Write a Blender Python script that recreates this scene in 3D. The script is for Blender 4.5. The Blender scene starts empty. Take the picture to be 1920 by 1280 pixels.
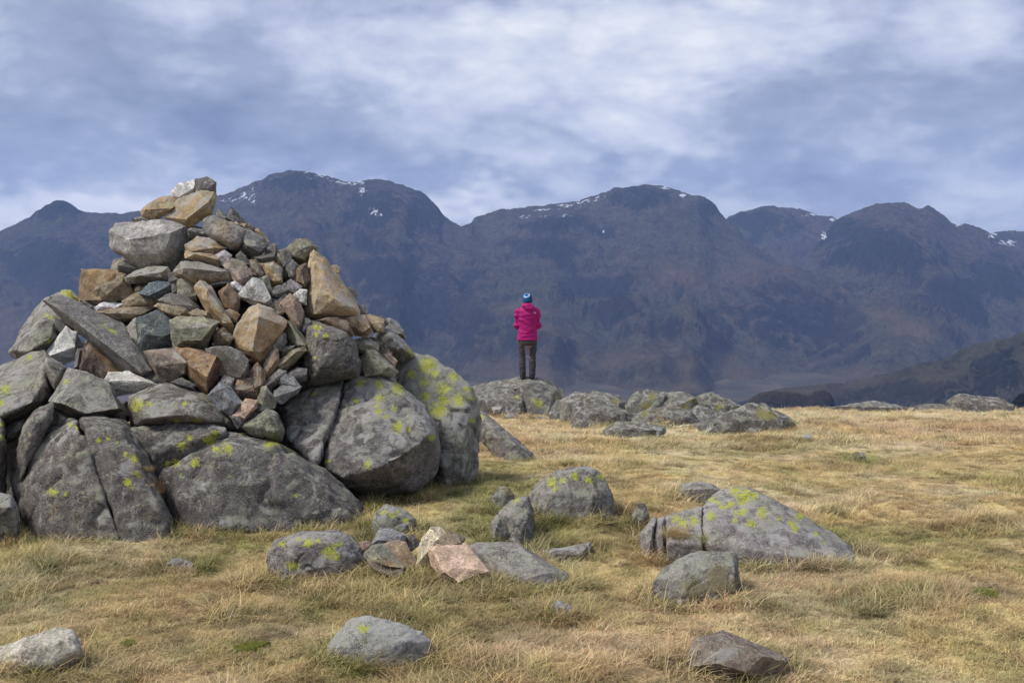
import bpy, bmesh, math, random
import numpy as np
from mathutils import Vector
from mathutils.bvhtree import BVHTree
R = math.radians
scene = bpy.context.scene
COL = scene.collection

# ------------------------------------------------------------------ camera
FPX = 2050.0                      # focal length in photograph pixels (1920 wide)
PITCH = math.atan(80.0 / FPX)     # horizon sits 80 px above the picture centre
CAM = np.array([0.0, 0.0, 1.6])
cd = bpy.data.cameras.new('camera'); cam = bpy.data.objects.new('camera', cd); COL.objects.link(cam)
cd.sensor_width = 36.0; cd.lens = 36.0 * FPX / 1920.0
cd.clip_start = 0.1; cd.clip_end = 60000
cam.location = CAM; cam.rotation_euler = (R(90) - PITCH, 0, 0)
scene.camera = cam

# ------------------------------------------------------------------ colour, sampling
vs = scene.view_settings
vs.view_transform = 'Standard'; vs.look = 'None'; vs.gamma = 1.0; vs.use_curve_mapping = False
vs.exposure = 0.12
scene.cycles.use_denoising = True
scene.cycles.max_bounces = 5; scene.cycles.diffuse_bounces = 2; scene.cycles.glossy_bounces = 2
scene.cycles.volume_bounces = 1; scene.cycles.transparent_max_bounces = 6

SUN_EL, SUN_AZ = 50.0, -62.0      # azimuth measured from +Y (view direction) towards +X; sun veiled, from the side
# ------------------------------------------------------------------ node helpers
class NT:
    def __init__(s, tree):
        s.t = tree; s.n = tree.nodes; s.l = tree.links
    def new(s, kind, **kw):
        nd = s.n.new(kind)
        for k, v in kw.items(): setattr(nd, k, v)
        return nd
    def put(s, sock, v):
        if hasattr(v, 'is_output') or isinstance(v, bpy.types.NodeSocket): s.l.new(v, sock)
        elif v is not None:
            try: sock.default_value = v
            except Exception: sock.default_value = tuple(v) + (1.0,)
    def math(s, op, a, b=None, c=None, clamp=False):
        m = s.new('ShaderNodeMath', operation=op, use_clamp=clamp)
        for i, v in enumerate((a, b, c)):
            if v is not None: s.put(m.inputs[i], v)
        return m.outputs[0]
    def vmath(s, op, a, b=None):
        m = s.new('ShaderNodeVectorMath', operation=op)
        s.put(m.inputs[0], a)
        if b is not None: s.put(m.inputs['Scale'] if op == 'SCALE' else m.inputs[1], b)
        return m.outputs['Value'] if op in ('LENGTH', 'DOT_PRODUCT', 'DISTANCE') else m.outputs[0]
    def noise(s, vec, scale, detail=4, rough=1.15, dist=0.0):
        m = s.new('ShaderNodeTexNoise')
        if vec is not None: s.l.new(vec, m.inputs['Vector'])
        m.inputs['Scale'].default_value = scale; m.inputs['Detail'].default_value = detail
        m.inputs['Roughness'].default_value = rough; m.inputs['Distortion'].default_value = dist
        return m.outputs[0]
    def remap(s, v, a, b, c=0.0, d=1.0, smooth=False):
        m = s.new('ShaderNodeMapRange'); m.clamp = True
        if smooth: m.interpolation_type = 'SMOOTHSTEP'
        s.put(m.inputs[0], v)
        for i, x in enumerate((a, b, c, d)): s.put(m.inputs[i + 1], x)
        return m.outputs[0]
    def mix(s, f, a, b, blend='MIX'):
        m = s.new('ShaderNodeMix', data_type='RGBA', blend_type=blend, clamp_factor=True)
        s.put(m.inputs[0], f)
        for i, v in ((6, a), (7, b)):
            if isinstance(v, (tuple, list)): m.inputs[i].default_value = tuple(v)[:3] + (1.0,)
            else: s.l.new(v, m.inputs[i])
        return m.outputs[2]
    def grey(s, v):
        m = s.new('ShaderNodeCombineColor')
        for i in range(3): s.put(m.inputs[i], v)
        return m.outputs[0]
    def attr(s, name, kind='GEOMETRY'):
        return s.new('ShaderNodeAttribute', attribute_name=name, attribute_type=kind)
def material(name):
    m = bpy.data.materials.new(name); m.use_nodes = True
    t = NT(m.node_tree); b = t.n['Principled BSDF']
    b.inputs['Roughness'].default_value = 0.85
    b.inputs['Specular IOR Level'].default_value = 0.25
    return m, t, b
def bump(t, b, h, strength, dist):
    n = t.new('ShaderNodeBump'); n.inputs['Strength'].default_value = strength; n.inputs['Distance'].default_value = dist
    t.l.new(h, n.inputs['Height']); t.l.new(n.outputs[0], b.inputs['Normal'])

# ------------------------------------------------------------------ projection between the photograph and the place
CP, SP = math.cos(PITCH), math.sin(PITCH)
def ray(px, py):
    px = np.asarray(px, float); py = np.asarray(py, float)
    xc = (px - 960.0) / FPX; zc = -(py - 640.0) / FPX
    return np.stack([xc, CP + zc * SP, -SP + zc * CP], -1)
def at(px, py, Y):
    d = ray(px, py)
    return CAM + d * (np.asarray(Y, float) / d[..., 1])[..., None]
def proj(P):
    v = np.asarray(P, float) - CAM
    f = v[..., 1] * CP - v[..., 2] * SP; u = v[..., 1] * SP + v[..., 2] * CP
    return 960 + FPX * v[..., 0] / f, 640 - FPX * u / f

# ------------------------------------------------------------------ sky (world)
world = bpy.data.worlds.new('World'); scene.world = world; world.use_nodes = True
w = NT(world.node_tree); bg = w.n['Background']
sky = w.new('ShaderNodeTexSky', sky_type='NISHITA'); sky.sun_disc = False
sky.sun_elevation = R(SUN_EL); sky.sun_rotation = R(SUN_AZ)
sky.air_density = 1.0; sky.dust_density = 2.0; sky.altitude = 500
blue = w.vmath('SCALE', sky.outputs[0], 0.10)
tc = w.new('ShaderNodeTexCoord'); dirv = tc.outputs['Generated']
sep = w.new('ShaderNodeSeparateXYZ'); w.l.new(dirv, sep.inputs[0])
zz = w.math('ADD', w.math('MAXIMUM', sep.outputs[2], 0.0), 0.10)
cmb = w.new('ShaderNodeCombineXYZ')
w.l.new(w.math('DIVIDE', sep.outputs[0], zz), cmb.inputs[0]); w.l.new(w.math('DIVIDE', sep.outputs[1], zz), cmb.inputs[1])
cl = cmb.outputs[0]
flat = w.vmath('MULTIPLY', dirv, (1.0, 1.0, 2.1))
n_lay = w.noise(cl, 0.42, 5, 0.58, 0.35)
n_puf = w.noise(flat, 6.2, 7, 0.58, 0.3)
n_fine = w.noise(flat, 13.0, 6, 0.6, 0.3)
val = w.math('ADD', w.math('MULTIPLY', n_lay, 0.36), w.math('ADD', w.math('MULTIPLY', n_puf, 0.66), w.math('MULTIPLY', n_fine, 0.27)))
bil = w.math('ABSOLUTE', w.math('SUBTRACT', w.noise(flat, 8.5, 5, 0.5, 0.2), 0.5))
val = w.math('ADD', val, w.math('MULTIPLY', bil, 0.80))
val = w.math('SUBTRACT', val, 0.200)
# banks of brighter and darker cloud standing where the photograph has them: (px, py, half width px, half height px, lift)
BANKS = [(430, 235, 330, 62, -0.15), (150, 40, 330, 60, -0.07), (1120, 90, 330, 95, 0.13), (1330, 60, 120, 90, 0.09),
         (640, 60, 200, 60, 0.06), (60, 395, 190, 34, 0.22), (880, 395, 120, 30, 0.20), (210, 285, 110, 40, 0.08),
         (1000, 268, 260, 45, 0.12), (1500, 255, 200, 40, 0.05), (1250, 320, 420, 34, -0.08), (1700, 210, 230, 60, -0.09),
         (1830, 95, 150, 60, 0.07), (640, 335, 240, 22, -0.08), (1780, 340, 230, 50, -0.03), (960, 20, 90, 40, -0.08), (1620, 400, 300, 18, 0.05)]
wob = w.vmath('SCALE', w.vmath('SUBTRACT', w.noise(flat, 7.0, 3).node.outputs[1], (0.5, 0.5, 0.5)), 0.10)
dw = w.vmath('ADD', dirv, wob)
for bx, by, hw, hh, lift in BANKS:
    d0 = ray(bx, by); L = np.linalg.norm(d0); d0 = d0 / L
    df = w.vmath('SUBTRACT', dw, tuple(d0))
    df = w.vmath('MULTIPLY', df, (FPX / L / hw, FPX / L / hw, FPX / L / hh))
    g = w.remap(w.vmath('LENGTH', df), 0.0, 1.75, lift * 1.15, 0.0, True)
    val = w.math('ADD', val, g)
rampn = w.new('ShaderNodeValToRGB'); cr = rampn.color_ramp
cr.elements[0].position = 0.12; cr.elements[0].color = (0.165, 0.20, 0.31, 1)
cr.elements[1].position = 0.76; cr.elements[1].color = (0.95, 0.955, 0.98, 1)
e = cr.elements.new(0.42); e.color = (0.385, 0.435, 0.575, 1)
e = cr.elements.new(0.55); e.color = (0.60, 0.645, 0.765, 1)
w.l.new(val, rampn.inputs[0])
veil = w.mix(0.94, blue, rampn.outputs[0])
w.l.new(veil, bg.inputs[0]); bg.inputs[1].default_value = 1.0
world.cycles.sampling_method = 'MANUAL'; world.cycles.sample_map_resolution = 256

# ------------------------------------------------------------------ sun (veiled)
sd = bpy.data.lights.new('sun', 'SUN'); sd.energy = 3.7; sd.angle = R(17); sd.color = (1.0, 0.95, 0.88)
sun = bpy.data.objects.new('sun', sd); COL.objects.link(sun)
sdir = Vector((math.sin(R(SUN_AZ)) * math.cos(R(SUN_EL)), math.cos(R(SUN_AZ)) * math.cos(R(SUN_EL)) , math.sin(R(SUN_EL))))
sdir.y = -abs(sdir.y) * 0.55; sdir.normalize()
sun.rotation_euler = sdir.to_track_quat('Z', 'Y').to_euler()
sky.sun_rotation = math.atan2(sdir.x, sdir.y); sky.sun_elevation = math.asin(sdir.z)

# ------------------------------------------------------------------ numpy noise
def _hash(i, j, k, seed):
    h = (i * 374761393 + j * 668265263 + k * 2147483647 + seed * 1274126177) & 0xffffffff
    h = ((h ^ (h >> 13)) * 1274126177) & 0xffffffff
    h = ((h ^ (h >> 16)) * 2246822519) & 0xffffffff
    return h ^ (h >> 15)
def vnoise(P, seed=0):
    P = np.asarray(P, float); I = np.floor(P).astype(np.int64); f = P - I; u = f * f * f * (f * (f * 6 - 15) + 10)
    out = 0
    for dx in (0, 1):
        for dy in (0, 1):
            for dz in (0, 1):
                h = _hash(I[..., 0] + dx, I[..., 1] + dy, I[..., 2] + dz, seed)
                gx = (h & 1023) / 511.5 - 1; gy = ((h >> 10) & 1023) / 511.5 - 1; gz = ((h >> 20) & 1023) / 511.5 - 1
                g = gx * (f[..., 0] - dx) + gy * (f[..., 1] - dy) + gz * (f[..., 2] - dz)
                out = out + g * (u[..., 0] if dx else 1 - u[..., 0]) * (u[..., 1] if dy else 1 - u[..., 1]) * (u[..., 2] if dz else 1 - u[..., 2])
    return out
def fbm(P, oct=4, seed=0, gain=0.5, lac=2.03):
    s = 0; a = 1.0; P = np.asarray(P, float)
    for o in range(oct):
        s = s + a * vnoise(P, seed + o * 17); P = P * lac + 11.3; a *= gain
    return s
def ridged(P, oct=4, seed=0):
    s = 0; a = 1.0; P = np.asarray(P, float)
    for o in range(oct):
        s = s + a * (1 - np.abs(vnoise(P, seed + o * 31)) * 2.2); P = P * 2.1 + 5.7; a *= 0.5
    return s / 1.9
def xyz(x, y, z=0.0): return np.stack(np.broadcast_arrays(np.asarray(x, float), y, z), -1)
def sstep(a, b, x):
    t = np.clip((np.asarray(x, float) - a) / (b - a), 0, 1); return t * t * (3 - 2 * t)

# ------------------------------------------------------------------ ground height
VALLEY = -250.0
def ground_z(x, y):
    x = np.asarray(x, float); y = np.asarray(y, float)
    s = np.clip((y - 9.0) / 13.0, 0, 1.6)
    z = -0.68 * s ** 1.3
    z = z + 0.15 * np.exp(-((x + 1.2) ** 2 + (y - 8.7) ** 2) / (2 * 1.5 ** 2))
    z = z + 1.0 * np.exp(-((x + 6.6) ** 2 / (2 * 1.1 ** 2) + (y - 12.0) ** 2 / (2 * 1.6 ** 2)))
    z = z + 0.07 * np.exp(-((x - 0.15) ** 2 + (y - 7.6) ** 2) / (2 * 0.5 ** 2))
    r = np.hypot(x, y)
    near = 1 - sstep(40, 120, r)
    z = z + near * (0.15 * vnoise(xyz(x * 0.45, y * 0.45, 3.1), 5) * sstep(3, 8, r) + 0.085 * vnoise(xyz(x * 1.5, y * 1.5, 1.7), 6) + 0.034 * fbm(xyz(x * 4, y * 4, 0.3), 3, 7))
    edge = 22.6 + 0.9 * vnoise(xyz(x * 0.22, 0.5, 9.1), 4)
    t = np.where(y > 0, y - edge, r - 26.0)
    t = np.maximum(t, r - 30.0); t = np.clip(t, 0, None)
    fall = np.where(t < 40, 0.5 * t * t / (t + 4), 0) + np.where(t >= 40, 18.2 + (t - 40) * 0.36, 0)
    far = VALLEY + 14.0 * fbm(xyz(x * 0.0035, y * 0.0022), 4, 9)
    z = z - fall
    k = np.clip((z - (far + 40)) / 80.0, 0, 1)
    z = np.where(t > 40, np.maximum(z, far) + 0 * k, z)
    z = z + np.where(t > 60, 8 * fbm(xyz(x * 0.006, y * 0.006), 4, 10) * sstep(60, 300, t) * (1 - sstep(600, 900, t)), 0)
    return z
_YS = np.arange(2.0, 40.0, 0.01)
def ground_hit(px, py):
    d = ray(px, py); P = CAM + d * (_YS / d[1])[:, None]
    below = P[:, 2] < ground_z(P[:, 0], P[:, 1])
    return float(_YS[below.argmax()]) if below.any() else 22.0

def mesh_from(verts, faces, name='mesh'):
    me = bpy.data.meshes.new(name)
    verts = np.asarray(verts, np.float32); n = len(verts)
    me.vertices.add(n); me.vertices.foreach_set('co', verts.ravel())
    faces = np.asarray(faces, np.int32); k = faces.shape[1]; m = len(faces)
    me.loops.add(m * k); me.loops.foreach_set('vertex_index', faces.ravel())
    me.polygons.add(m); me.polygons.foreach_set('loop_start', np.arange(0, m * k, k, dtype=np.int32))
    me.update(calc_edges=True); me.validate()
    return me
def smooth(me): me.polygons.foreach_set('use_smooth', np.ones(len(me.polygons), bool)); me.update()
def add_attr(me, name, vals):
    a = me.attributes.new(name, 'FLOAT', 'POINT'); a.data.foreach_set('value', np.asarray(vals, np.float32))
def link(name, me, mat=None, parent=None, loc=(0, 0, 0)):
    o = bpy.data.objects.new(name, me); COL.objects.link(o); o.location = loc
    if mat is not None and me is not None and not me.materials: me.materials.append(mat)
    if parent is not None: o.parent = parent
    return o
def tag(o, label=None, cat=None, group=None, kind=None):
    for k, v in (('label', label), ('category', cat), ('group', group), ('kind', kind)):
        if v: o[k] = v
    return o
def grid_faces(nu, nv, wrap=False):
    i = np.arange(nv - 1)[:, None]; j = np.arange(nu if wrap else nu - 1)[None, :]; j2 = (j + 1) % nu
    return np.stack(np.broadcast_arrays(i * nu + j, i * nu + j2, (i + 1) * nu + j2, (i + 1) * nu + j), -1).reshape(-1, 4)

# ------------------------------------------------------------------ turf colour field: green / red-brown / soil patches of the place
TURF = [  # px, py, half-width px, half-height px, kind, amount
    (930, 920, 90, 45, 'g', 0.8), (880, 960, 100, 40, 'g', 0.5), (700, 985, 40, 45, 'g', 1.0), (60, 975, 90, 40, 'g', 0.55), (200, 1130, 260, 90, 'g', 0.35),
    (470, 1030, 110, 30, 'g', 0.6), (870, 1140, 160, 60, 'g', 0.40), (1000, 1080, 60, 30, 'g', 0.5), (1330, 830, 150, 22, 'g', 0.6),
    (1610, 860, 40, 14, 'g', 0.9), (1650, 875, 60, 16, 'g', 0.6), (1200, 1100, 80, 50, 'g', 0.25), (1600, 1010, 80, 25, 'g', 0.6), (1850, 890, 90, 40, 'g', 0.35),
    (1700, 1110, 200, 40, 'g', 0.35), (1650, 1220, 250, 60, 'g', 0.3), (1000, 985, 70, 25, 'g', 0.45), (560, 1250, 130, 40, 'g', 0.2), (1870, 1010, 120, 50, 'g', 0.35),
    (950, 810, 70, 25, 'r', 0.4), (1750, 815, 200, 28, 'r', 0.4), (1830, 800, 60, 14, 'r', 0.5), (1220, 1020, 50, 40, 'r', 0.7), (1460, 1095, 140, 26, 'r', 0.5), (1350, 1130, 60, 26, 'r', 0.4),
    (760, 1240, 170, 40, 'r', 0.3), (490, 1195, 80, 22, 's', 1.3), (360, 1135, 60, 16, 's', 1.1), (440, 1165, 60, 14, 's', 0.9), (1000, 1260, 200, 40, 'r', 0.2), (1800, 1150, 150, 30, 'r', 0.35), (20, 1200, 60, 20, 's', 0.5)]
TW = []
for px, py, hw, hh, k, a in TURF:
    Y = ground_hit(px, py); P = at(px, py, Y); Y2 = ground_hit(px, py - hh) if py - hh > 790 else Y + 2.0
    TW.append((P[0], Y, hw / FPX * Y, max(0.12, abs(Y2 - Y)), k, a))
def turf(x, y):
    x = np.asarray(x, float); y = np.asarray(y, float)
    g = 0.10 + 0.9 * fbm(xyz(x * 0.7, y * 0.7, 4.4), 3, 21) + 0.5 * vnoise(xyz(x * 3, y * 3, 2.2), 22)
    g = g - 0.28 * sstep(8.5, 14, y) - 0.12 * sstep(14, 22, y)
    r = 0.12 + 0.9 * fbm(xyz(x * 0.8, y * 0.8, 8.4), 3, 23) + 0.10 * sstep(10, 18, y)
    s = 1.4 * (fbm(xyz(x * 1.3, y * 1.3, 1.4), 3, 24) - 0.33)
    for cx, cy, sx, sy, k, a in TW:
        b = a * np.exp(-0.5 * (((x - cx) / sx) ** 2 + ((y - cy) / sy) ** 2) * 1.6)
        if k == 'g': g = g + b
        elif k == 'r': r = r + b
        else: s = s + b
    return np.clip(g, 0, 1), np.clip(r, 0, 1), np.clip(s, 0, 1)
STRAW, PALE, GREEN, RED, SOIL = [np.array(c) for c in ((0.70, 0.535, 0.265), (0.80, 0.645, 0.40), (0.26, 0.26, 0.08), (0.50, 0.325, 0.185), (0.20, 0.14, 0.10))]
def turf_colour(x, y):
    g, r, s = turf(x, y)
    p = sstep(-0.15, 0.5, fbm(xyz(x * 1.1, y * 1.1, 6.6), 3, 25) + 0.30 * sstep(9, 17, y))
    c = STRAW + (PALE - STRAW) * p[..., None]
    c = c + (RED - c) * (0.75 * r)[..., None]
    c = c + (GREEN - c) * (0.80 * g)[..., None]
    c = c + (SOIL - c) * (0.7 * s)[..., None]
    mot = fbm(xyz(x * 4.2, y * 3.0, 5.1), 3, 26, 0.6); th = sstep(0.12, 0.5, mot)
    c = c * (1 - 0.42 * th + 0.16 * sstep(0.05, 0.45, -mot))[..., None]
    gs = sstep(0.22, 0.5, fbm(xyz(x * 2.6, y * 2.0, 9.9), 3, 27, 0.6)); c = c + (GREEN * 0.9 - c) * (0.6 * gs)[..., None]
    return c, s, g

# ------------------------------------------------------------------ ground sheet
def build_ground():
    az = np.unique(np.concatenate([np.arange(-180, -34, 3.0), np.arange(-34, 34.01, 0.3), np.arange(35, 180, 3.0)])) * math.pi / 180
    rad = [0.6]
    while rad[-1] < 30: rad.append(rad[-1] * 1.013 if rad[-1] > 3.5 else rad[-1] * 1.15)
    while rad[-1] < 9000: rad.append(rad[-1] * 1.05)
    rad = np.array(rad); A, Rr = np.meshgrid(az, rad)
    x = Rr * np.sin(A); y = Rr * np.cos(A); z = ground_z(x, y)
    V = np.stack([x, y, z], -1).reshape(-1, 3)
    me = mesh_from(V, grid_faces(len(az), len(rad), True)[:, ::-1], 'ground'); smooth(me)
    c, s, g = turf_colour(V[:, 0], V[:, 1])
    ca = me.attributes.new('turf', 'FLOAT_COLOR', 'POINT'); ca.data.foreach_set('color', np.concatenate([c, np.ones((len(c), 1))], 1).astype(np.float32).ravel())
    m, t, b = material('turf_ground')
    geo = t.new('ShaderNodeNewGeometry'); pos = geo.outputs['Position']
    nearc = t.attr('turf').outputs['Color']
    f1 = t.noise(pos, 38, 6, 0.7); f2 = t.noise(pos, 6, 5, 0.6)
    nearc = t.mix(1.0, nearc, t.grey(t.math('MULTIPLY', t.remap(f1, 0.3, 0.7, 0.5, 1.2), t.remap(f2, 0.3, 0.7, 0.75, 1.05))), 'MULTIPLY')
    n1 = t.noise(pos, 0.0022, 7, 0.6, 0.6); n2 = t.noise(pos, 0.010, 6, 0.65, 0.4); n3 = t.noise(pos, 0.0012, 4)
    farc = t.mix(t.remap(n1, 0.38, 0.6), (0.12, 0.088, 0.062), (0.060, 0.056, 0.038))
    farc = t.mix(t.remap(n3, 0.42, 0.6), farc, (0.070, 0.056, 0.040))
    farc = t.mix(t.remap(n2, 0.46, 0.56, 0, 0.9), farc, (0.042, 0.038, 0.034))
    dist = t.vmath('LENGTH', pos)
    b.inputs['Specular IOR Level'].default_value = 0.1
    t.l.new(t.mix(t.remap(dist, 30, 90), nearc, farc), b.inputs['Base Color'])
    bump(t, b, f1, 0.8, 0.02)
    o = link('ground', me, m); tag(o, 'dry moorland turf falling away to the brown valley floor', kind='structure')
build_ground()

# ------------------------------------------------------------------ mountains
def mountain_material():
    m, t, b = material('fell_side')
    geo = t.new('ShaderNodeNewGeometry'); pos = geo.outputs['Position']
    sp = t.new('ShaderNodeSeparateXYZ'); t.l.new(geo.outputs['Normal'], sp.inputs[0])
    st = t.vmath('MULTIPLY', pos, (1.0, 1.0, 0.32))
    n1 = t.noise(pos, 0.0018, 7, 0.6, 0.6); n2 = t.noise(t.vmath('MULTIPLY', pos, (1.0, 0.7, 0.9)), 0.015, 8, 0.75, 0.5); n3 = t.noise(pos, 0.0045, 6, 0.6, 0.4); n4 = t.noise(st, 0.040, 6, 0.75)
    grass = t.mix(t.remap(n1, 0.38, 0.62), (0.115, 0.092, 0.074), (0.092, 0.092, 0.056))
    grass = t.mix(t.remap(n3, 0.50, 0.66, 0, 0.8), grass, (0.125, 0.098, 0.074))
    grass = t.mix(t.remap(n2, 0.45, 0.62, 0, 0.7), grass, (0.030, 0.028, 0.027))
    rock = t.mix(t.remap(n4, 0.35, 0.65), (0.010, 0.011, 0.013), (0.042, 0.041, 0.040))
    n6 = t.noise(t.vmath('MULTIPLY', pos, (1.0, 0.5, 0.8)), 0.055, 6, 0.75, 0.4)
    grass = t.mix(1.0, grass, t.grey(t.remap(n6, 0.32, 0.68, 0.42, 1.35)), 'MULTIPLY')
    crag = t.attr('crag').outputs['Fac']
    steep = t.math('SUBTRACT', 1.0, sp.outputs[2])
    k = t.math('ADD', t.math('ADD', t.math('MULTIPLY', crag, 0.62), t.remap(steep, 0.18, 0.5, 0, 0.55)), t.math('ADD', t.math('MULTIPLY', t.math('SUBTRACT', n2, 0.5), 1.5), t.math('MULTIPLY', t.math('SUBTRACT', n6, 0.5), 1.3)))
    colr = t.mix(t.remap(k, 0.34, 0.56, 0, 1, True), grass, rock)
    tanm = t.attr('tan').outputs['Fac']
    colr = t.mix(t.math('MULTIPLY', tanm, t.remap(n3, 0.35, 0.6, 0.1, 0.75)), colr, (0.185, 0.132, 0.090))
    snow = t.attr('snow').outputs['Fac']
    n5 = t.noise(t.vmath('MULTIPLY', pos, (1, 1, 0.6)), 0.045, 5, 0.65)
    ks = t.remap(t.math('ADD', snow, t.math('MULTIPLY', t.math('SUBTRACT', n5, 0.5), 2.4)), 0.90, 1.0)
    colr = t.mix(ks, colr, (0.82, 0.85, 0.92))
    b.inputs['Specular IOR Level'].default_value = 0.05; b.inputs['Roughness'].default_value = 1.0
    t.l.new(colr, b.inputs['Base Color'])
    bump(t, b, t.math('ADD', n2, t.math('ADD', t.math('MULTIPLY', n4, 0.5), t.math('MULTIPLY', n6, 0.35))), 1.0, 45.0)
    return m
MT = mountain_material()
CRAGS = [(830, 575, 90, 70), (740, 540, 60, 80), (1480, 590, 110, 50), (1560, 610, 60, 60), (1640, 460, 60, 40), (1590, 450, 50, 35), (1690, 480, 50, 45), (1860, 520, 60, 40),
         (790, 400, 40, 40), (1060, 430, 70, 20), (1200, 375, 60, 16), (1020, 470, 80, 22), (1090, 550, 60, 20), (300, 480, 140, 60), (90, 500, 100, 50), (110, 400, 40, 14), (1150, 580, 60, 24),
         (900, 620, 90, 40), (1010, 645, 30, 16), (1060, 660, 30, 14), (1520, 760, 200, 30), (1880, 700, 60, 40), (1720, 735, 90, 24), (1600, 745, 80, 20), (1450, 750, 60, 22), (1540, 750, 30, 20), (1910, 770, 30, 40),
         (1330, 395, 36, 22), (1430, 420, 60, 20), (1780, 560, 80, 40), (1240, 700, 40, 12), (560, 350, 60, 18), (700, 400, 60, 50), (1350, 640, 30, 40)]
TANS = [(1280, 515, 60, 18), (1400, 505, 60, 20), (1350, 700, 90, 20), (1180, 690, 60, 22), (1330, 735, 220, 22), (1000, 700, 110, 20), (40, 630, 90, 50), (1650, 600, 60, 14), (1700, 620, 70, 12), (1030, 630, 40, 12), (1650, 715, 90, 14), (960, 590, 60, 12), (1120, 735, 160, 16)]
SNOWS = [(430, 378, 22, 6), (456, 368, 8, 9), (474, 372, 7, 16), (571, 332, 14, 5), (600, 342, 16, 5), (640, 348, 30, 5), (668, 353, 16, 5), (680, 368, 8, 14), (580, 352, 8, 4), (707, 415, 20, 7), (1130, 374, 16, 4), (1100, 379, 26, 4), (1060, 386, 30, 4),
         (1248, 358, 13, 7), (1280, 369, 7, 7), (1020, 395, 22, 3), (985, 410, 14, 4), (1060, 420, 22, 5), (1130, 440, 16, 4), (1020, 412, 14, 4), (1520, 405, 20, 4), (1562, 418, 10, 6), (1725, 389, 8, 4), (1795, 420, 14, 5), (1890, 458, 24, 7), (1860, 442, 14, 6), (1545, 450, 6, 12), (520, 345, 12, 3)]
def blobs(px, py, L, soft=1.0):
    s = np.zeros_like(px)
    for bx, by, hw, hh in L:
        s = np.maximum(s, np.exp(-0.5 * (((px - bx) / hw) ** 2 + ((py - by) / hh) ** 2) * soft))
    return s
def mountain(name, pts, label, kw=2.0, back=1.6, du=3.0, rows=120, rough=1.0, seed=1, base=VALLEY - 34, expo=1.55, jag=1.0, shear=0.8):
    """a hill: ridge given as (px, py, distance); flanks fall to the valley in front of and behind the ridge"""
    P = np.array(pts, float)
    px = np.arange(P[0, 0], P[-1, 0] + 0.1, du); py = np.interp(px, P[:, 0], P[:, 1]); D = np.interp(px, P[:, 0], P[:, 2])
    k = max(1, int(9 / du)); ker = np.hanning(2 * k + 3); ker /= ker.sum()
    D = np.convolve(np.pad(D, (k + 1, k + 1), 'edge'), ker, 'valid'); kk = np.array([.25, .5, .25]); py = np.convolve(np.pad(py, 1, 'edge'), kk, 'valid')
    rid = at(px, py, D)
    H = np.maximum(rid[:, 2] - base, 4.0)
    ks = min(int(70 / du), len(H) // 3); kw_ = np.hanning(2 * ks + 3); kw_ /= kw_.sum(); Hs = np.convolve(np.pad(H, (ks + 1, ks + 1), 'edge'), kw_, 'valid')
    az = rid[:, 0] / rid[:, 1]
    n_f = int(rows * 0.72); tf = np.linspace(0, 1, n_f); tb = np.linspace(1, 2, rows - n_f + 1)[1:]
    T = np.concatenate([tf, tb])[:, None]
    wob = 1 + 0.25 * vnoise(xyz(px * 0.011, seed, 0.5), seed)
    foot = D - Hs * kw * wob; bk = D + Hs * back
    Y = np.where(T <= 1, foot + (D - foot) * T, D + (bk - D) * (T - 1))
    X = az[None, :] * Y
    tt = np.where(T <= 1, T, 2 - T)
    Z = base + (Hs + (H - Hs) * sstep(0.45, 1.0, tt)) * tt ** expo
    env = np.clip(np.sin(np.clip(tt, 0, 1) * math.pi), 0, 1) * 0.9 + 0.10 * sstep(0.0, 0.2, tt)
    sc = H[None, :]
    wx = 160 * fbm(xyz(X * 0.0016, Y * 0.0016, seed + 4), 3, seed + 21); wy = 160 * fbm(xyz(X * 0.0016, Y * 0.0016, seed + 8), 3, seed + 22)
    X0, Y0 = X, Y; X = X + wx; Y = Y + wy
    U = X + shear * Y
    big = ridged(xyz(U * 0.0017, Y * 0.0006, seed), 5, seed + 3) - 0.55
    gul = ridged(xyz(U * 0.0052, Y * 0.0014, seed), 3, seed + 5) - 0.55
    fin = fbm(xyz(X * 0.010, Y * 0.010, seed), 5, seed + 7, 0.6)
    Z = Z + rough * env * sc * (0.30 * big + 0.05 * gul + 0.045 * fin)
    X, Y = X0, Y0
    Z = Z + jag * sstep(0.8, 1.0, tt) * sc * 0.013 * fbm(xyz(X * 0.013, Y * 0.004, seed), 6, seed + 9, 0.72)
    V = np.stack([X, Y, Z], -1).reshape(-1, 3)
    vx, vy = proj(V)
    # crags stand out as steps in the flank
    crag = blobs(vx, vy, CRAGS, 1.3)
    V[:, 2] += (crag * sc.repeat(len(T), 0).ravel() * 0.06 * (0.3 + ridged(xyz(V[:, 0] * 0.008, V[:, 1] * 0.006, seed), 3, seed + 13)))
    me = mesh_from(V, grid_faces(len(px), len(T)), name); smooth(me)
    add_attr(me, 'crag', crag); add_attr(me, 'tan', np.maximum(blobs(vx, vy, TANS, 1.2), 0.9 * sstep(0.14, 0.0, np.broadcast_to(tt, X.shape)).ravel() if base < -200 else 0)); add_attr(me, 'snow', blobs(vx, vy, SNOWS, 0.8))
    o = link(name, me, MT); tag(o, label, kind='structure'); return o
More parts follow.
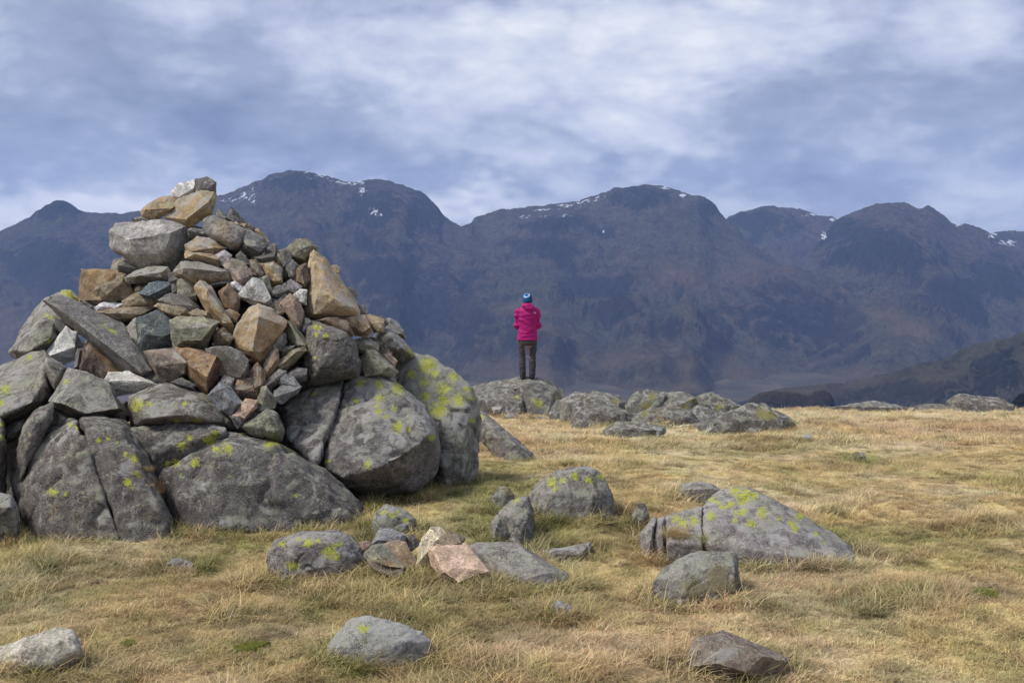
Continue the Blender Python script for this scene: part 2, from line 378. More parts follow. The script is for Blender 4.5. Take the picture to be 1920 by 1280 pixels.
mountain('mountain', [(-420, 540, 5000), (-100, 470, 5100), (0, 437, 5200), (60, 408, 5200), (92, 394, 5200), (103, 385, 5200), (112, 382, 5200), (119, 388, 5200), (134, 397, 5200), (150, 402, 5200), (230, 406, 5250), (300, 400, 5300), (400, 372, 5300), (460, 352, 5300), (530, 331, 5300), (555, 325, 5300), (575, 329, 5300), (600, 339, 5300),
          (640, 345, 5300), (670, 352, 5350), (680, 346, 5350), (700, 345, 5350), (750, 351, 5300), (775, 363, 5300), (800, 383, 5250), (820, 400, 5200), (830, 412, 5200), (850, 420, 5200), (880, 430, 5150), (905, 470, 5000), (930, 540, 4750), (950, 610, 4500)], 'broad snow-flecked mountain with a steep shoulder', seed=2, kw=2.9)
mountain('mountain', [(360, 520, 4900), (470, 470, 4800), (560, 447, 4700), (620, 450, 4650), (700, 480, 4550), (780, 522, 4400), (880, 562, 4250), (960, 598, 4100), (1040, 640, 3950), (1110, 682, 3850), (1190, 722, 3750)], 'long craggy spur running down to the valley', seed=5, kw=1.9, back=1.0, rough=1.1)
mountain('mountain', [(760, 540, 4900), (840, 440, 5200), (868, 425, 5300), (884, 422, 5300), (890, 408, 5300), (905, 404, 5300), (940, 394, 5300), (1060, 382, 5300), (1135, 370, 5300), (1150, 362, 5300), (1190, 354, 5300), (1215, 349, 5300), (1240, 351, 5300), (1262, 360, 5300), (1285, 366, 5250), (1310, 373, 5200), (1335, 392, 5150), (1355, 413, 5050), (1400, 450, 4900), (1500, 520, 4700), (1600, 600, 4450), (1680, 680, 4200), (1740, 735, 4000)], 'wide domed mountain between two saddles', seed=8, kw=3.3)
mountain('mountain', [(1230, 680, 3950), (1290, 600, 4100), (1350, 545, 4150), (1420, 508, 4200), (1480, 500, 4250), (1540, 515, 4250), (1620, 570, 4150), (1700, 640, 4000), (1790, 715, 3850)], 'dark buttress bulging from the foot of the mountain', seed=11, shear=0.3, kw=1.5, back=1.2, expo=1.0)
mountain('mountain', [(1270, 490, 6000), (1365, 414, 6000), (1400, 401, 6000), (1440, 390, 6000), (1500, 396, 6000), (1565, 414, 6000), (1640, 460, 6000), (1720, 540, 6000)], 'low rounded peak set back behind its neighbours', seed=14, kw=2.0)
mountain('mountain', [(1430, 590, 4700), (1530, 470, 5000), (1572, 420, 5100), (1600, 405, 5100), (1640, 387, 5100), (1690, 380, 5100), (1705, 383, 5100), (1722, 392, 5100), (1740, 387, 5100), (1752, 392, 5100), (1780, 415, 5100), (1820, 424, 5100), (1855, 438, 5100), (1900, 470, 5000), (2000, 530, 4900), (2300, 640, 4600)], 'dark mountain with a small knob beside its summit', seed=17, kw=3.0, shear=0.6)
mountain('mountain', [(1780, 500, 5700), (1855, 438, 5800), (1880, 432, 5800), (1920, 434, 5800), (2050, 420, 5800), (2400, 480, 5800)], 'far ridge with snow streaks past the dark mountain', seed=20)
mountain('hill', [(1330, 768, 2500), (1400, 752, 2450), (1440, 738, 2400), (1520, 722, 2350), (1600, 722, 2300), (1650, 706, 2300), (1700, 690, 2250), (1790, 668, 2200), (1820, 655, 2200), (1870, 640, 2150), (1920, 622, 2100), (2050, 570, 2000), (2400, 500, 2000)], 'craggy brown hill rising from the valley floor', seed=23, shear=-0.8, kw=2.2, rough=2.4, base=-285, jag=5.0)
mountain('hill', [(1385, 785, 1500), (1398, 764, 1500), (1410, 749, 1500), (1425, 741, 1500), (1445, 738, 1500), (1465, 741, 1500), (1490, 739, 1500), (1505, 744, 1500), (1516, 745, 1500), (1528, 738, 1500), (1545, 737, 1500), (1556, 742, 1500), (1563, 755, 1500), (1572, 785, 1500)], 'small dark rocky knoll below the plateau', seed=26, kw=1.0, rows=60, du=2, base=-215, rough=0.7, jag=1.5)
mountain('hill', [(1885, 790, 700), (1898, 760, 700), (1912, 745, 700), (1960, 735, 700), (2050, 728, 700), (2150, 790, 700)], 'dark crag below the plateau edge', seed=29, kw=1.0, rows=60, du=2, base=-120, rough=0.5)

# ------------------------------------------------------------------ rock material
def rock_material():
    m, t, b = material('weathered_rock')
    oi = t.new('ShaderNodeObjectInfo'); tcx = t.new('ShaderNodeTexCoord')
    off = t.vmath('SCALE', t.vmath('ADD', (1.0, 0.7, 0.3), (0, 0, 0)), t.math('MULTIPLY', oi.outputs['Random'], 60.0))
    p = t.vmath('ADD', tcx.outputs['Object'], off)
    rot = t.new('ShaderNodeVectorRotate', rotation_type='EULER_XYZ'); t.l.new(p, rot.inputs['Vector'])
    rr = t.new('ShaderNodeCombineXYZ'); t.l.new(t.math('MULTIPLY', oi.outputs['Random'], 3.0), rr.inputs[0]); t.l.new(t.math('MULTIPLY', oi.outputs['Random'], 17.0), rr.inputs[1])
    t.l.new(rr.outputs[0], rot.inputs['Rotation'])
    strat = t.vmath('MULTIPLY', rot.outputs[0], (6.0, 6.0, 40.0))
    nb = t.noise(p, 3.2, 6, 0.6, 0.5); nm = t.noise(p, 13, 7, 0.65, 0.4); nf = t.noise(p, 75, 6, 0.75); ns = t.noise(strat, 1.0, 5, 0.6); nx = t.noise(p, 210, 3, 0.6)
    c = oi.outputs['Color']
    c = t.mix(1.0, c, t.grey(t.remap(nb, 0.28, 0.72, 0.62, 1.38)), 'MULTIPLY')
    c = t.mix(1.0, c, t.grey(t.remap(nm, 0.25, 0.75, 0.50, 1.50)), 'MULTIPLY')
    c = t.mix(1.0, c, t.grey(t.remap(nf, 0.28, 0.72, 0.36, 1.64)), 'MULTIPLY')
    c = t.mix(1.0, c, t.grey(t.remap(ns, 0.3, 0.7, 0.78, 1.22)), 'MULTIPLY')
    vo = t.new('ShaderNodeTexVoronoi', feature='DISTANCE_TO_EDGE'); t.l.new(t.vmath('ADD', p, t.vmath('SCALE', t.noise(p, 5, 4).node.outputs[1], 0.25)), vo.inputs['Vector']); vo.inputs['Scale'].default_value = 5.0
    jt = t.math('MULTIPLY', t.remap(vo.outputs[0], 0.0, 0.022, 1.0, 0.0), t.remap(nb, 0.45, 0.6))
    c = t.mix(t.math('MULTIPLY', jt, 0.75), c, (0.03, 0.028, 0.026))
    # iron staining
    al = oi.outputs['Alpha']
    geo = t.new('ShaderNodeNewGeometry')
    rv = t.new('ShaderNodeCombineXYZ')
    for i_, f_ in enumerate((91.7, 57.3, 133.1)): t.l.new(t.math('SINE', t.math('MULTIPLY', oi.outputs['Random'], f_)), rv.inputs[i_])
    facing = t.vmath('DOT_PRODUCT', t.vmath('ADD', geo.outputs['Normal'], t.vmath('SCALE', t.vmath('SUBTRACT', t.noise(p, 8, 3).node.outputs[1], (0.5, 0.5, 0.5)), 0.9)), rv.outputs[0])
    face = t.remap(facing, -0.35, 0.45, -0.30, 0.20)
    c = t.mix(1.0, c, t.grey(t.remap(facing, -0.9, 0.9, 0.84, 1.16)), 'MULTIPLY')
    k = t.math('ADD', t.math('ADD', nb, t.math('MULTIPLY', ns, 0.35)), t.math('ADD', t.math('MULTIPLY', al, 0.55), t.math('MULTIPLY', face, t.remap(al, 0.10, 0.40))))
    ru = t.mix(t.remap(nm, 0.35, 0.65), (0.21, 0.12, 0.055), (0.43, 0.315, 0.165))
    c = t.mix(t.remap(k, 0.80, 1.10, 0, 0.80, True), c, ru)
    c = t.mix(t.remap(geo.outputs['Pointiness'], 0.515, 0.60, 0, 0.45), c, t.mix(1.0, c, (1.9, 1.85, 1.75), 'MULTIPLY'))
    # pale crust and specks
    crust = t.attr('crust').outputs['Fac']
    n7 = t.noise(p, 9.0, 8, 0.7, 0.6)
    kc = t.remap(t.math('ADD', n7, t.math('MULTIPLY', crust, 0.16)), 0.585, 0.66, 0, 0.70)
    c = t.mix(kc, c, t.mix(t.remap(nb, 0.4, 0.6), (0.40, 0.39, 0.37), (0.26, 0.265, 0.19)))
    ny = t.noise(p, 62, 4, 0.7, 0.3)
    c = t.mix(t.remap(ny, 0.635, 0.675, 0, 0.75), c, (0.52, 0.50, 0.48))
    c = t.mix(t.remap(nx, 0.64, 0.70, 0, 0.6), c, (0.44, 0.43, 0.42))
    c = t.mix(t.remap(nx, 0.36, 0.30, 0, 0.6), c, (0.04, 0.038, 0.036))
    # yellow-green map lichen
    li = t.attr('lichen').outputs['Fac']
    n8 = t.noise(p, 42, 6, 0.75, 0.8); n9 = t.noise(p, 110, 3)
    kl = t.remap(t.math('ADD', li, t.math('MULTIPLY', t.math('ADD', t.math('SUBTRACT', n8, 0.5), t.math('MULTIPLY', t.math('SUBTRACT', n9, 0.5), 0.5)), 3.4)), 0.46, 0.60)
    lc = t.mix(t.remap(n9, 0.35, 0.65), (0.26, 0.28, 0.05), (0.50, 0.51, 0.07))
    c = t.mix(t.math('MULTIPLY', kl, t.remap(nf, 0.30, 0.44, 0.2, 0.97)), c, lc)
    mo = t.attr('moss').outputs['Fac']
    km = t.remap(t.math('ADD', mo, t.math('MULTIPLY', t.math('SUBTRACT', n8, 0.5), 1.6)), 0.45, 0.75, 0, 0.8)
    c = t.mix(km, c, t.mix(n9, (0.12, 0.10, 0.05), (0.20, 0.17, 0.08)))
    t.l.new(c, b.inputs['Base Color'])
    b.inputs['Roughness'].default_value = 0.88; b.inputs['Specular IOR Level'].default_value = 0.22
    h = t.math('ADD', t.math('MULTIPLY', nm, 0.5), t.math('ADD', t.math('MULTIPLY', nf, 0.5), t.math('MULTIPLY', ns, 0.35)))
    h = t.math('SUBTRACT', h, t.math('MULTIPLY', jt, 0.5))
    bump(t, b, h, 1.0, 0.022)
    return m
MR = rock_material()
PRE = dict(gr=(.185, .175, .165, .10), dg=(.115, .11, .108, .05), pg=(.38, .36, .345, .0), wt=(.62, .60, .565, .0), sl=(.085, .105, .115, .0), ol=(.205, .20, .15, .15), tn=(.31, .25, .175, .30),
           oc=(.40, .315, .21, .38), yo=(.55, .44, .28, .30), br=(.15, .108, .08, .3), rb=(.20, .115, .09, .25), pk=(.37, .26, .205, .2), bg=(.215, .213, .222, .0), go=(.23, .205, .17, .42),
           bo=(.130, .117, .108, .03), bl=(.168, .154, .142, .03), oa=(.195, .180, .162, .0), wl=(.36, .345, .325, .0), pp=(.23, .18, .15, .2), wo=(.50, .45, .375, .22), cr=(.60, .52, .38, .12), pc=(.50, .375, .29, .12), od=(.135, .125, .112, .0))

HULLS = []   # (verts, faces) of every rock, for keeping grass out of stone and for setting feet down
rng = np.random.default_rng(7)
SHOP = bpy.data.scenes.new('shop')   # bench for shaping rocks, removed at the end
def remeshed(V, F, vox):
    bm = bmesh.new(); vs_ = [bm.verts.new(v) for v in V]
    for f in F: bm.faces.new([vs_[i] for i in f])
    me = bpy.data.meshes.new('t'); bm.to_mesh(me); bm.free()
    o = bpy.data.objects.new('t', me); SHOP.collection.objects.link(o)
    md = o.modifiers.new('r', 'REMESH'); md.mode = 'VOXEL'; md.voxel_size = vox; md.adaptivity = 0.0
    SHOP.view_layers[0].update(); dg = SHOP.view_layers[0].depsgraph; ev = o.evaluated_get(dg); m2 = ev.to_mesh()
    n = len(m2.vertices); co = np.empty(n * 3, np.float32); m2.vertices.foreach_get('co', co); co = co.reshape(-1, 3).astype(float)
    k = len(m2.polygons); ls = np.empty(len(m2.loops), np.int32); m2.loops.foreach_get('vertex_index', ls)
    tot = np.empty(k, np.int32); m2.polygons.foreach_get('loop_total', tot)
    if not (tot == 4).all():
        st = np.concatenate([[0], np.cumsum(tot)[:-1]]); fc = np.array([list(ls[a:a + 4]) if c == 4 else list(ls[a:a + 3]) + [ls[a + 2]] for a, c in zip(st, tot)])
    else: fc = ls.reshape(-1, 4)
    ed = np.empty(len(m2.edges) * 2, np.int32); m2.edges.foreach_get('vertices', ed); ed = ed.reshape(-1, 2)
    ev.to_mesh_clear(); bpy.data.objects.remove(o); bpy.data.meshes.remove(me)
    return co, fc, ed
def relax(co, ed, it, f=0.5):
    n = len(co); deg = np.bincount(ed.ravel(), minlength=n).astype(float)[:, None]; deg[deg == 0] = 1
    for _ in range(it):
        s = np.zeros_like(co)
        for k in range(3):
            s[:, k] = np.bincount(ed[:, 0], co[ed[:, 1], k], n) + np.bincount(ed[:, 1], co[ed[:, 0], k], n)
        co = co + f * (s / deg - co)
    return co
def hull(P):
    bm = bmesh.new(); [bm.verts.new(p) for p in P]; bm.verts.ensure_lookup_table()
    r = bmesh.ops.convex_hull(bm, input=list(bm.verts))
    bmesh.ops.delete(bm, geom=[g for g in r['geom_interior'] if isinstance(g, bmesh.types.BMVert)], context='VERTS')
    loose = [v for v in bm.verts if not v.link_faces]; bmesh.ops.delete(bm, geom=loose, context='VERTS')
    bmesh.ops.recalc_face_normals(bm, faces=list(bm.faces)); bm.verts.index_update()
    V = np.array([v.co[:] for v in bm.verts]); F = [[v.index for v in f.verts] for f in bm.faces]; bm.free(); return V, F
def faceted(V, F, step, nmax=14):
    """keep the broken faces of a hull: merge near-flat facets, then divide every face finely so that it can carry relief"""
    bm = bmesh.new(); vs_ = [bm.verts.new(v) for v in V]
    for f in F: bm.faces.new([vs_[i] for i in f])
    bmesh.ops.remove_doubles(bm, verts=list(bm.verts), dist=step * 0.8)
    bmesh.ops.dissolve_limit(bm, angle_limit=R(15), verts=list(bm.verts), edges=list(bm.edges))
    bmesh.ops.triangulate(bm, faces=list(bm.faces)); bmesh.ops.recalc_face_normals(bm, faces=list(bm.faces)); bm.verts.index_update()
    W = np.array([v.co[:] for v in bm.verts]); T = [[v.index for v in f.verts] for f in bm.faces]; bm.free()
    mx = max(np.linalg.norm(W[t[i]] - W[t[(i + 1) % 3]]) for t in T for i in range(3))
    n = int(np.clip(math.ceil(mx / step), 2, nmax)); key = {}; co = []; fc = []
    def vert(items):
        k = tuple(sorted((i, w_) for i, w_ in items if w_))
        if k not in key: key[k] = len(co); co.append(sum(W[i] * w_ for i, w_ in k) / n)
        return key[k]
    for a, b_, c_ in T:
        g = {(i, j): vert(((a, n - i - j), (b_, i), (c_, j))) for i in range(n + 1) for j in range(n + 1 - i)}
        for i in range(n):
            for j in range(n - i):
                fc.append((g[i, j], g[i + 1, j], g[i, j + 1]))
                if i + j < n - 1: fc.append((g[i + 1, j], g[i + 1, j + 1], g[i, j + 1]))
    return np.array(co), np.array(fc)
def normals(co, fc):
    n = np.cross(co[fc[:, 2]] - co[fc[:, 0]], co[fc[:, 3]] - co[fc[:, 1]]) if fc.shape[1] == 4 else np.cross(co[fc[:, 1]] - co[fc[:, 0]], co[fc[:, 2]] - co[fc[:, 0]]); out = np.zeros_like(co)
    for k in range(fc.shape[1]):
        for a in range(3): out[:, a] += np.bincount(fc[:, k], n[:, a], len(co))
    L = np.linalg.norm(out, axis=1); L[L == 0] = 1; return out / L[:, None]
def piece(pts, d, thick=None, lay=0.25, inner=None, rnd=0, bury=0.0, rough=1.0, vox=None, frontp=0.42, seed=0, chip=0.0, ridge=None, solid=True, grow=2.0, skirt=0.0):
    """one solid lump of rock: its outline as seen in the photograph (pixels), standing at distance d (m), with real depth"""
    r = np.random.default_rng(seed); P = np.array(pts, float); dv = P - P.mean(0); P = P + dv / (np.linalg.norm(dv, axis=1)[:, None] + 1e-6) * grow
    cx, cy = P.mean(0); wd = np.ptp(P[:, 0]); ht = np.ptp(P[:, 1])
    sc = d / FPX
    size = math.sqrt(wd * ht) * sc
    if thick is None: thick = size * 0.95
    zc = at(cx, cy, d)[2]
    def pos(px, py, push):
        q0 = at(px, py, d); return at(px, py, d + lay * (q0[2] - zc) - push)
    pts3 = []
    for (x, y) in P:
        pts3.append(pos(x, y, thick * r.uniform(-0.08, 0.08)))
    if inner is not None:
        for (x, y, p) in inner: pts3.append(pos(x, y, p * thick))
    else:
        oy = cy + (r.uniform(-0.12, 0.05) if ridge is None else ridge) * ht; ox = cx + r.uniform(-0.08, 0.08) * wd
        if rnd:
            for s, p in ((0.80, 0.28), (0.50, 0.46)):
                for (x, y) in P: pts3.append(pos(ox + (x - ox) * s, oy + (y - oy) * s, p * thick * r.uniform(0.65, 1.12)))
        else:      # a broken stone: a ridge and a lower edge give a few large flat faces
            Q = P - (cx, cy); ew, evx = np.linalg.eigh(Q.T @ Q); mj = evx[:, 1]; mn = evx[:, 0]
            mn = mn if mn[1] > 0 else -mn; LM = np.abs(Q @ mj).max(); LN = np.abs(Q @ mn).max()
            up = (-0.10 if ridge is None else ridge * 1.6) + r.uniform(-0.12, 0.10); tl = r.uniform(-0.2, 0.2)
            for fa, fb, p in ((-0.55, up, 0.40), (0.55, up, 0.40), (-0.40, up + 0.55, 0.34), (0.42, up + 0.55, 0.34)):
                if r.random() < 0.15: continue
                q = mj * LM * (fa + r.uniform(-.12, .12)) + mn * LN * (fb + fa * tl + r.uniform(-.08, .08))
                pts3.append(pos(cx + q[0], cy + q[1], p * thick * r.uniform(0.65, 1.25)))
    for s, p in ((0.86, 0.42), (0.5, 0.62)):
        for (x, y) in P: pts3.append(pos(cx + (x - cx) * s, cy + (y - cy) * s, -p * thick * r.uniform(0.8, 1.1)))
    pts3 = np.array(pts3)
    if bury > 0:
        zlo = pts3[:, 2].min(); low = pts3[pts3[:, 2] < zlo + 0.30 * np.ptp(pts3[:, 2])].copy(); low[:, 2] -= bury
        if skirt:
            ctr = pts3.mean(0); low[:, 0] = ctr[0] + (low[:, 0] - ctr[0]) * 1.06; fr = low.copy(); fr[:, 1] -= skirt * thick; low = np.concatenate([low, fr])
        pts3 = np.concatenate([pts3, low])
    V, F = hull(pts3)
    if solid: HULLS.append((V, F))
    if vox is None: vox = float(np.clip(size / 52, 0.0066, 0.022))
    vox = max(vox, d * 0.00110)
    if not rnd:
        co, fc = faceted(V, F, d * 0.0024, 9 if d < 12 else 11)
        n = normals(co, fc); s0 = seed * 3.17
        disp = size * 0.032 * fbm(co * (2.4 / size) + s0, 3, 3) + size * 0.026 * fbm(co * (7.0 / size) + s0, 2, 4) + 0.0045 * fbm(co * 30 + s0, 2, 5)
        disp = disp + chip * size * 0.03 * (np.round(fbm(co * (3.0 / size) + s0 + 4, 2, 8) * 3.0) / 3.0)
        return co + n * (disp * rough)[:, None], fc
    co, fc, ed = remeshed(V, F, vox)
    co = relax(co, ed, 3 if rnd else 1, 0.5 if rnd else 0.2)
    n = normals(co, fc)
    s0 = seed * 3.17
    disp = size * (0.036 if rnd else 0.020) * fbm(co * (1.9 / size) + s0, 3, 3) + size * 0.018 * fbm(co * (7.0 / size) + s0, 3, 4) + 0.0045 * fbm(co * 28 + s0, 3, 5, 0.65)
    gq = vnoise(co * (1.7 / size) + s0 + 9, 12) + 0.25 * vnoise(co * (6.0 / size) + s0, 13)
    disp = disp - size * 0.022 * np.exp(-(gq / 0.035) ** 2) * (vnoise(co * (1.1 / size) + s0 + 2, 14) > -0.05)
    disp = disp + size * 0.020 * (ridged(co * (3.2 / size) + s0, 3, 15) - 0.5)
    if chip > 0:   # broken, stepped faces
        q = fbm(co * (3.0 / size) + s0 + 4, 2, 8); disp = disp + chip * size * 0.045 * (np.round(q * 3.2) / 3.2)
    co = co + n * (disp * rough)[:, None]
    return co, fc
def rock(name, pieces, col, lichen=(), crust=0.5, moss=None, parent=None, label=None, cat=None, group=None, jit=0.08, seed=0, base=None):
    if any(fc.shape[1] == 3 for _, fc in pieces): pieces = [(co, fc if fc.shape[1] == 3 else np.concatenate([fc[:, [0, 1, 2]], fc[:, [0, 2, 3]]])) for co, fc in pieces]
    VV = []; FF = []; n = 0
    for co, fc in pieces: VV.append(co); FF.append(fc + n); n += len(co)
    V = np.concatenate(VV); F = np.concatenate(FF)
    N = normals(V, F)
    vx, vy = proj(V)
    li = np.zeros(len(V))
    front = (N * (CAM - V)).sum(1) > 0
    for (lx, ly, lr) in lichen:
        dd = np.hypot(vx - lx, (vy - ly) * 1.1) / (lr * 1.6)
        li = np.maximum(li, np.clip(1.02 - dd, 0, 0.9) * np.where(front, 1, 0.15))
    o0 = np.array([V[:, 0].mean(), V[:, 1].mean(), V[:, 2].min()])
    if parent is not None: o0 = np.array([V[:, 0].mean(), V[:, 1].mean(), V[:, 2].mean()])
    me = mesh_from(V - o0, F, name); smooth(me)
    if F.shape[1] == 3: me.set_sharp_from_angle(angle=R(26))
    add_attr(me, 'lichen', li); add_attr(me, 'crust', crust * (np.clip(N[:, 2] + 0.25, 0, 1) if crust > 0 else np.ones(len(V))) + (crust > 0.95) * 0.4)
    mo = np.zeros(len(V))
    if moss:
        for (mx, my, mr) in moss: mo = np.maximum(mo, np.clip(1.2 - np.hypot(vx - mx, vy - my) / (mr * 1.3), 0, 1))
    add_attr(me, 'moss', mo)
    o = link(name, me, MR, None, tuple(o0))
    if parent is not None:
        o.parent = parent; o.location = tuple(o0 - np.array(parent.location))
    c = PRE[col]; rg = np.random.default_rng(seed + 99); v = rg.uniform(1 - jit, 1 + jit)
    o.color = (c[0] * v * rg.uniform(.96, 1.04), c[1] * v, c[2] * v * rg.uniform(.94, 1.06), max(0, c[3] + rg.uniform(-.1, .1)))
    tag(o, label, cat, group); return o

# ------------------------------------------------------------------ tracing helper: region origin and scale of each enlargement the outline was read from
REG = dict(R1=(60, 320, 4.5714), R2=(360, 380, 4.5714), R3=(60, 520, 4.5714), R4=(360, 560, 4.5714), A=(0, 0, 1.0), Z1=(0, 640, 4.0), Z2=(460, 640, 4.0), Z3=(0, 760, 4.0), Z4=(660, 900, 4.0),
           Z5=(880, 690, 5.3333), Z6=(1200, 700, 5.3333), Z7=(1160, 880, 4.0), Z8=(1540, 720, 5.0526), G6=(860, 660, 2.7429), G4=(1100, 820, 2.3415), G8=(440, 900, 2.7429), G5=(0, 1000, 3.0))
def pt(reg, s):
    ox, oy, k = REG[reg]
    return [tuple([ox + float(a.split(',')[0]) / k, oy + float(a.split(',')[1]) / k] + [float(v) for v in a.split(',')[2:]]) for a in s.split()]

# ------------------------------------------------------------------ big boulders under and around the cairn
GB = 'boulders the cairn is piled on'
def boulder(label, specs, col='bo', lichen=(), crust=0.6, group=None, name='boulder', cat='boulder', moss=None, seed=0, **kw):
    ps = []
    for i, s in enumerate(specs):
        reg, txt = s[0], s[1]; k = dict(kw); k.update(s[2] if len(s) > 2 else {})
        ip = k.pop('inner', None)
        if isinstance(ip, str): ip = pt(reg, ip)
        ps.append(piece(pt(reg, txt), inner=ip, seed=seed * 10 + i, **k))
    return rock(name, ps, col, lichen, crust, moss, None, label, cat, group, seed=seed)

boulder('large cracked grey boulder at the foot of the cairn, tall split face', [
    ('A', '27,900 33,862 62,826 95,790 137,779 148,788 164,838 189,903 204,943 217,980 226,1010 226,1048 150,1052 60,1010 32,960', dict(inner='60,858,0.28 105,805,0.30 146,793,0.40 162,840,0.47 187,905,0.52 203,946,0.54 216,982,0.53 224,1012,0.5 110,940,0.55 60,930,0.42 70,1000,0.5 150,1030,0.5 135,860,0.5')),
    ('A', '152,786 178,783 200,790 235,793 250,815 265,845 271,880 277,905 308,925 321,950 333,990 335,1018 326,1048 232,1052 229,1010 216,968 207,940 192,898 167,830', dict(inner='154,790,0.40 168,836,0.46 194,902,0.51 209,944,0.53 219,975,0.52 231,1012,0.5 230,812,0.34 258,860,0.42 230,960,0.52 300,950,0.46 322,1010,0.40 240,1030,0.5')),
    ('A', '101,752 97,786 70,822 40,860 30,880 33,838 44,800 66,770', dict(thick=0.35)),
], 'bo', [(98, 922, 9), (123, 925, 4), (131, 796, 5), (143, 800, 5), (185, 825, 6), (203, 822, 4), (220, 828, 4), (235, 852, 5), (252, 860, 9), (258, 888, 8), (240, 903, 8), (248, 913, 5)], group=GB, d=7.35, thick=0.8, lay=0.35, bury=0.12, rnd=1, seed=1, rough=1.15)
boulder('large dark grey boulder with a sloping lichened rim and a broad plain face', [
    ('A', '273,892 300,874 350,850 390,828 420,804 450,803 480,812 530,830 560,850 590,880 602,895 625,905 650,920 680,935 689,960 686,990 672,1025 600,1045 450,1048 345,1045 337,990 325,955 312,930 290,912', dict(inner='330,880,0.40 400,850,0.46 450,830,0.40 520,855,0.42 560,880,0.44 620,925,0.42 660,960,0.40 650,1010,0.36 500,1000,0.50 400,990,0.54 350,1000,0.42 330,930,0.46 430,900,0.54')),
    ('A', '247,803 310,797 350,794 400,795 424,800 426,815 390,838 350,851 310,868 276,886 268,850 255,822', dict(inner='290,850,0.2 350,830,0.22 400,812,0.2 270,815,0.15', thick=0.6, d=7.5)),
], 'bo', [(341, 835, 10), (355, 820, 6), (393, 825, 12), (405, 812, 8), (425, 841, 12), (404, 841, 7), (365, 867, 10), (312, 870, 6), (330, 866, 8), (505, 832, 10), (520, 829, 7), (542, 837, 8), (552, 842, 8), (340, 890, 4), (554, 929, 4), (455, 808, 8)], group=GB, d=7.5, thick=0.85, lay=0.35, bury=0.12, rnd=1, seed=2, rough=1.15)
boulder('massive rounded grey boulder split by a slanting crack, undercut at its base', [
    ('A', '512,768 540,745 575,722 620,712 645,712 640,745 625,780 610,810 603,850 601,890 560,870 530,835 524,800', dict(inner='535,765,0.24 590,728,0.20 643,716,0.22 637,748,0.30 622,782,0.38 608,812,0.44 600,850,0.46 590,870,0.46 545,830,0.36')),
    ('A', '649,711 680,703 700,702 735,708 770,733 800,760 818,800 823,835 821,855 815,890 800,908 780,924 730,928 690,934 650,922 620,907 603,890 606,850 614,812 630,780 644,745', dict(inner='650,716,0.22 646,748,0.30 632,784,0.38 617,815,0.44 609,850,0.46 608,880,0.46 720,725,0.26 775,765,0.34 808,815,0.44 760,850,0.55 700,882,0.58 640,895,0.50 630,830,0.48 700,790,0.50 780,880,0.10 700,915,0.15')),
], 'bl', [(710, 720, 9), (677, 718, 8), (712, 746, 9), (669, 751, 7), (705, 761, 5), (710, 771, 7), (739, 766, 6), (745, 800, 12), (766, 804, 5), (810, 820, 7), (689, 870, 8), (614, 865, 5), (747, 727, 14), (590, 738, 5), (725, 780, 5)], group=GB, d=8.15, thick=0.95, lay=0.5, bury=0.0, rnd=1, seed=3, rough=1.1, crust=0.9)
boulder('tall rounded boulder behind the massive split one, heavily patched with yellow lichen', [
    ('A', '728,720 745,673 775,666 810,676 850,699 882,722 896,755 899,800 892,850 880,890 852,908 800,905 770,800', dict(inner='790,700,0.22 850,730,0.30 880,770,0.34 870,850,0.40 835,880,0.4 830,790,0.46 790,780,0.4')),
], 'bl', [(802, 685, 18), (770, 700, 10), (832, 728, 14), (797, 742, 10), (832, 750, 10), (860, 750, 13), (822, 770, 18), (885, 787, 6), (795, 715, 10), (885, 747, 5), (850, 705, 9), (815, 700, 10), (875, 730, 6)], group=GB, d=8.85, thick=0.85, lay=0.4, bury=0.15, rnd=1, seed=4, rough=1.15, crust=1.0)
boulder('low dark stone wedged beneath the lichen-patched round boulder', [('A', '812,872 850,880 868,897 870,925 835,935 805,920')], 'dg', d=8.75, thick=0.35, bury=0.1, seed=5, group=GB)
boulder('grey boulder with two bright lichen spots, under the red-brown cairn stone', [('A', '241,762 243,742 290,725 312,718 335,722 380,738 415,760 432,790 440,803 400,802 300,804 246,806', dict(inner='262,755,0.3 312,740,0.28 380,760,0.32 420,792,0.2 340,778,0.45 270,785,0.42'))],
        'bl', [(258, 758, 12), (281, 757, 6), (347, 757, 6), (330, 759, 4), (332, 791, 6), (370, 790, 7), (252, 765, 8)], group=GB, d=7.75, thick=0.7, lay=0.5, rnd=1, seed=6, rough=0.7, crust=0.8)
boulder('angular grey boulder perched on the cracked one, ridged like a roof', [('A', '90,752 100,738 128,690 150,696 200,715 228,760 231,769 195,784 165,785 148,783 105,764', dict(inner='138,704,0.1 190,730,0.22 222,765,0.30 160,775,0.42 112,755,0.38 145,740,0.40'))],
        'bl', [(125, 715, 5)], group=GB, d=7.7, thick=0.55, lay=0.5, seed=7, chip=0.3)
boulder('dark wedge of rock in the gap under the roof-shaped boulder', [('A', '98,768 145,782 232,772 238,800 200,800 150,795 100,800')], 'dg', d=7.9, thick=0.4, seed=8, group=GB)
boulder('broad weathered boulder at the end of the pile, crossed by thin cracks', [
    ('A', '-70,720 0,690 20,679 50,664 85,654 76,676 72,690 95,720 104,742 92,752 66,770 40,792 8,808 -70,815', dict(inner='-30,730,0.3 40,700,0.25 80,720,0.4 60,755,0.5 0,780,0.55 -40,790,0.5')),
    ('A', '84,660 122,690 117,715 106,738 97,718 76,692 78,676', dict(thick=0.5)),
], 'bl', [(55, 670, 6), (3, 755, 6), (2, 810, 7), (10, 730, 9)], group=GB, d=8.15, thick=0.9, lay=0.6, rnd=1, seed=9, crust=0.9)
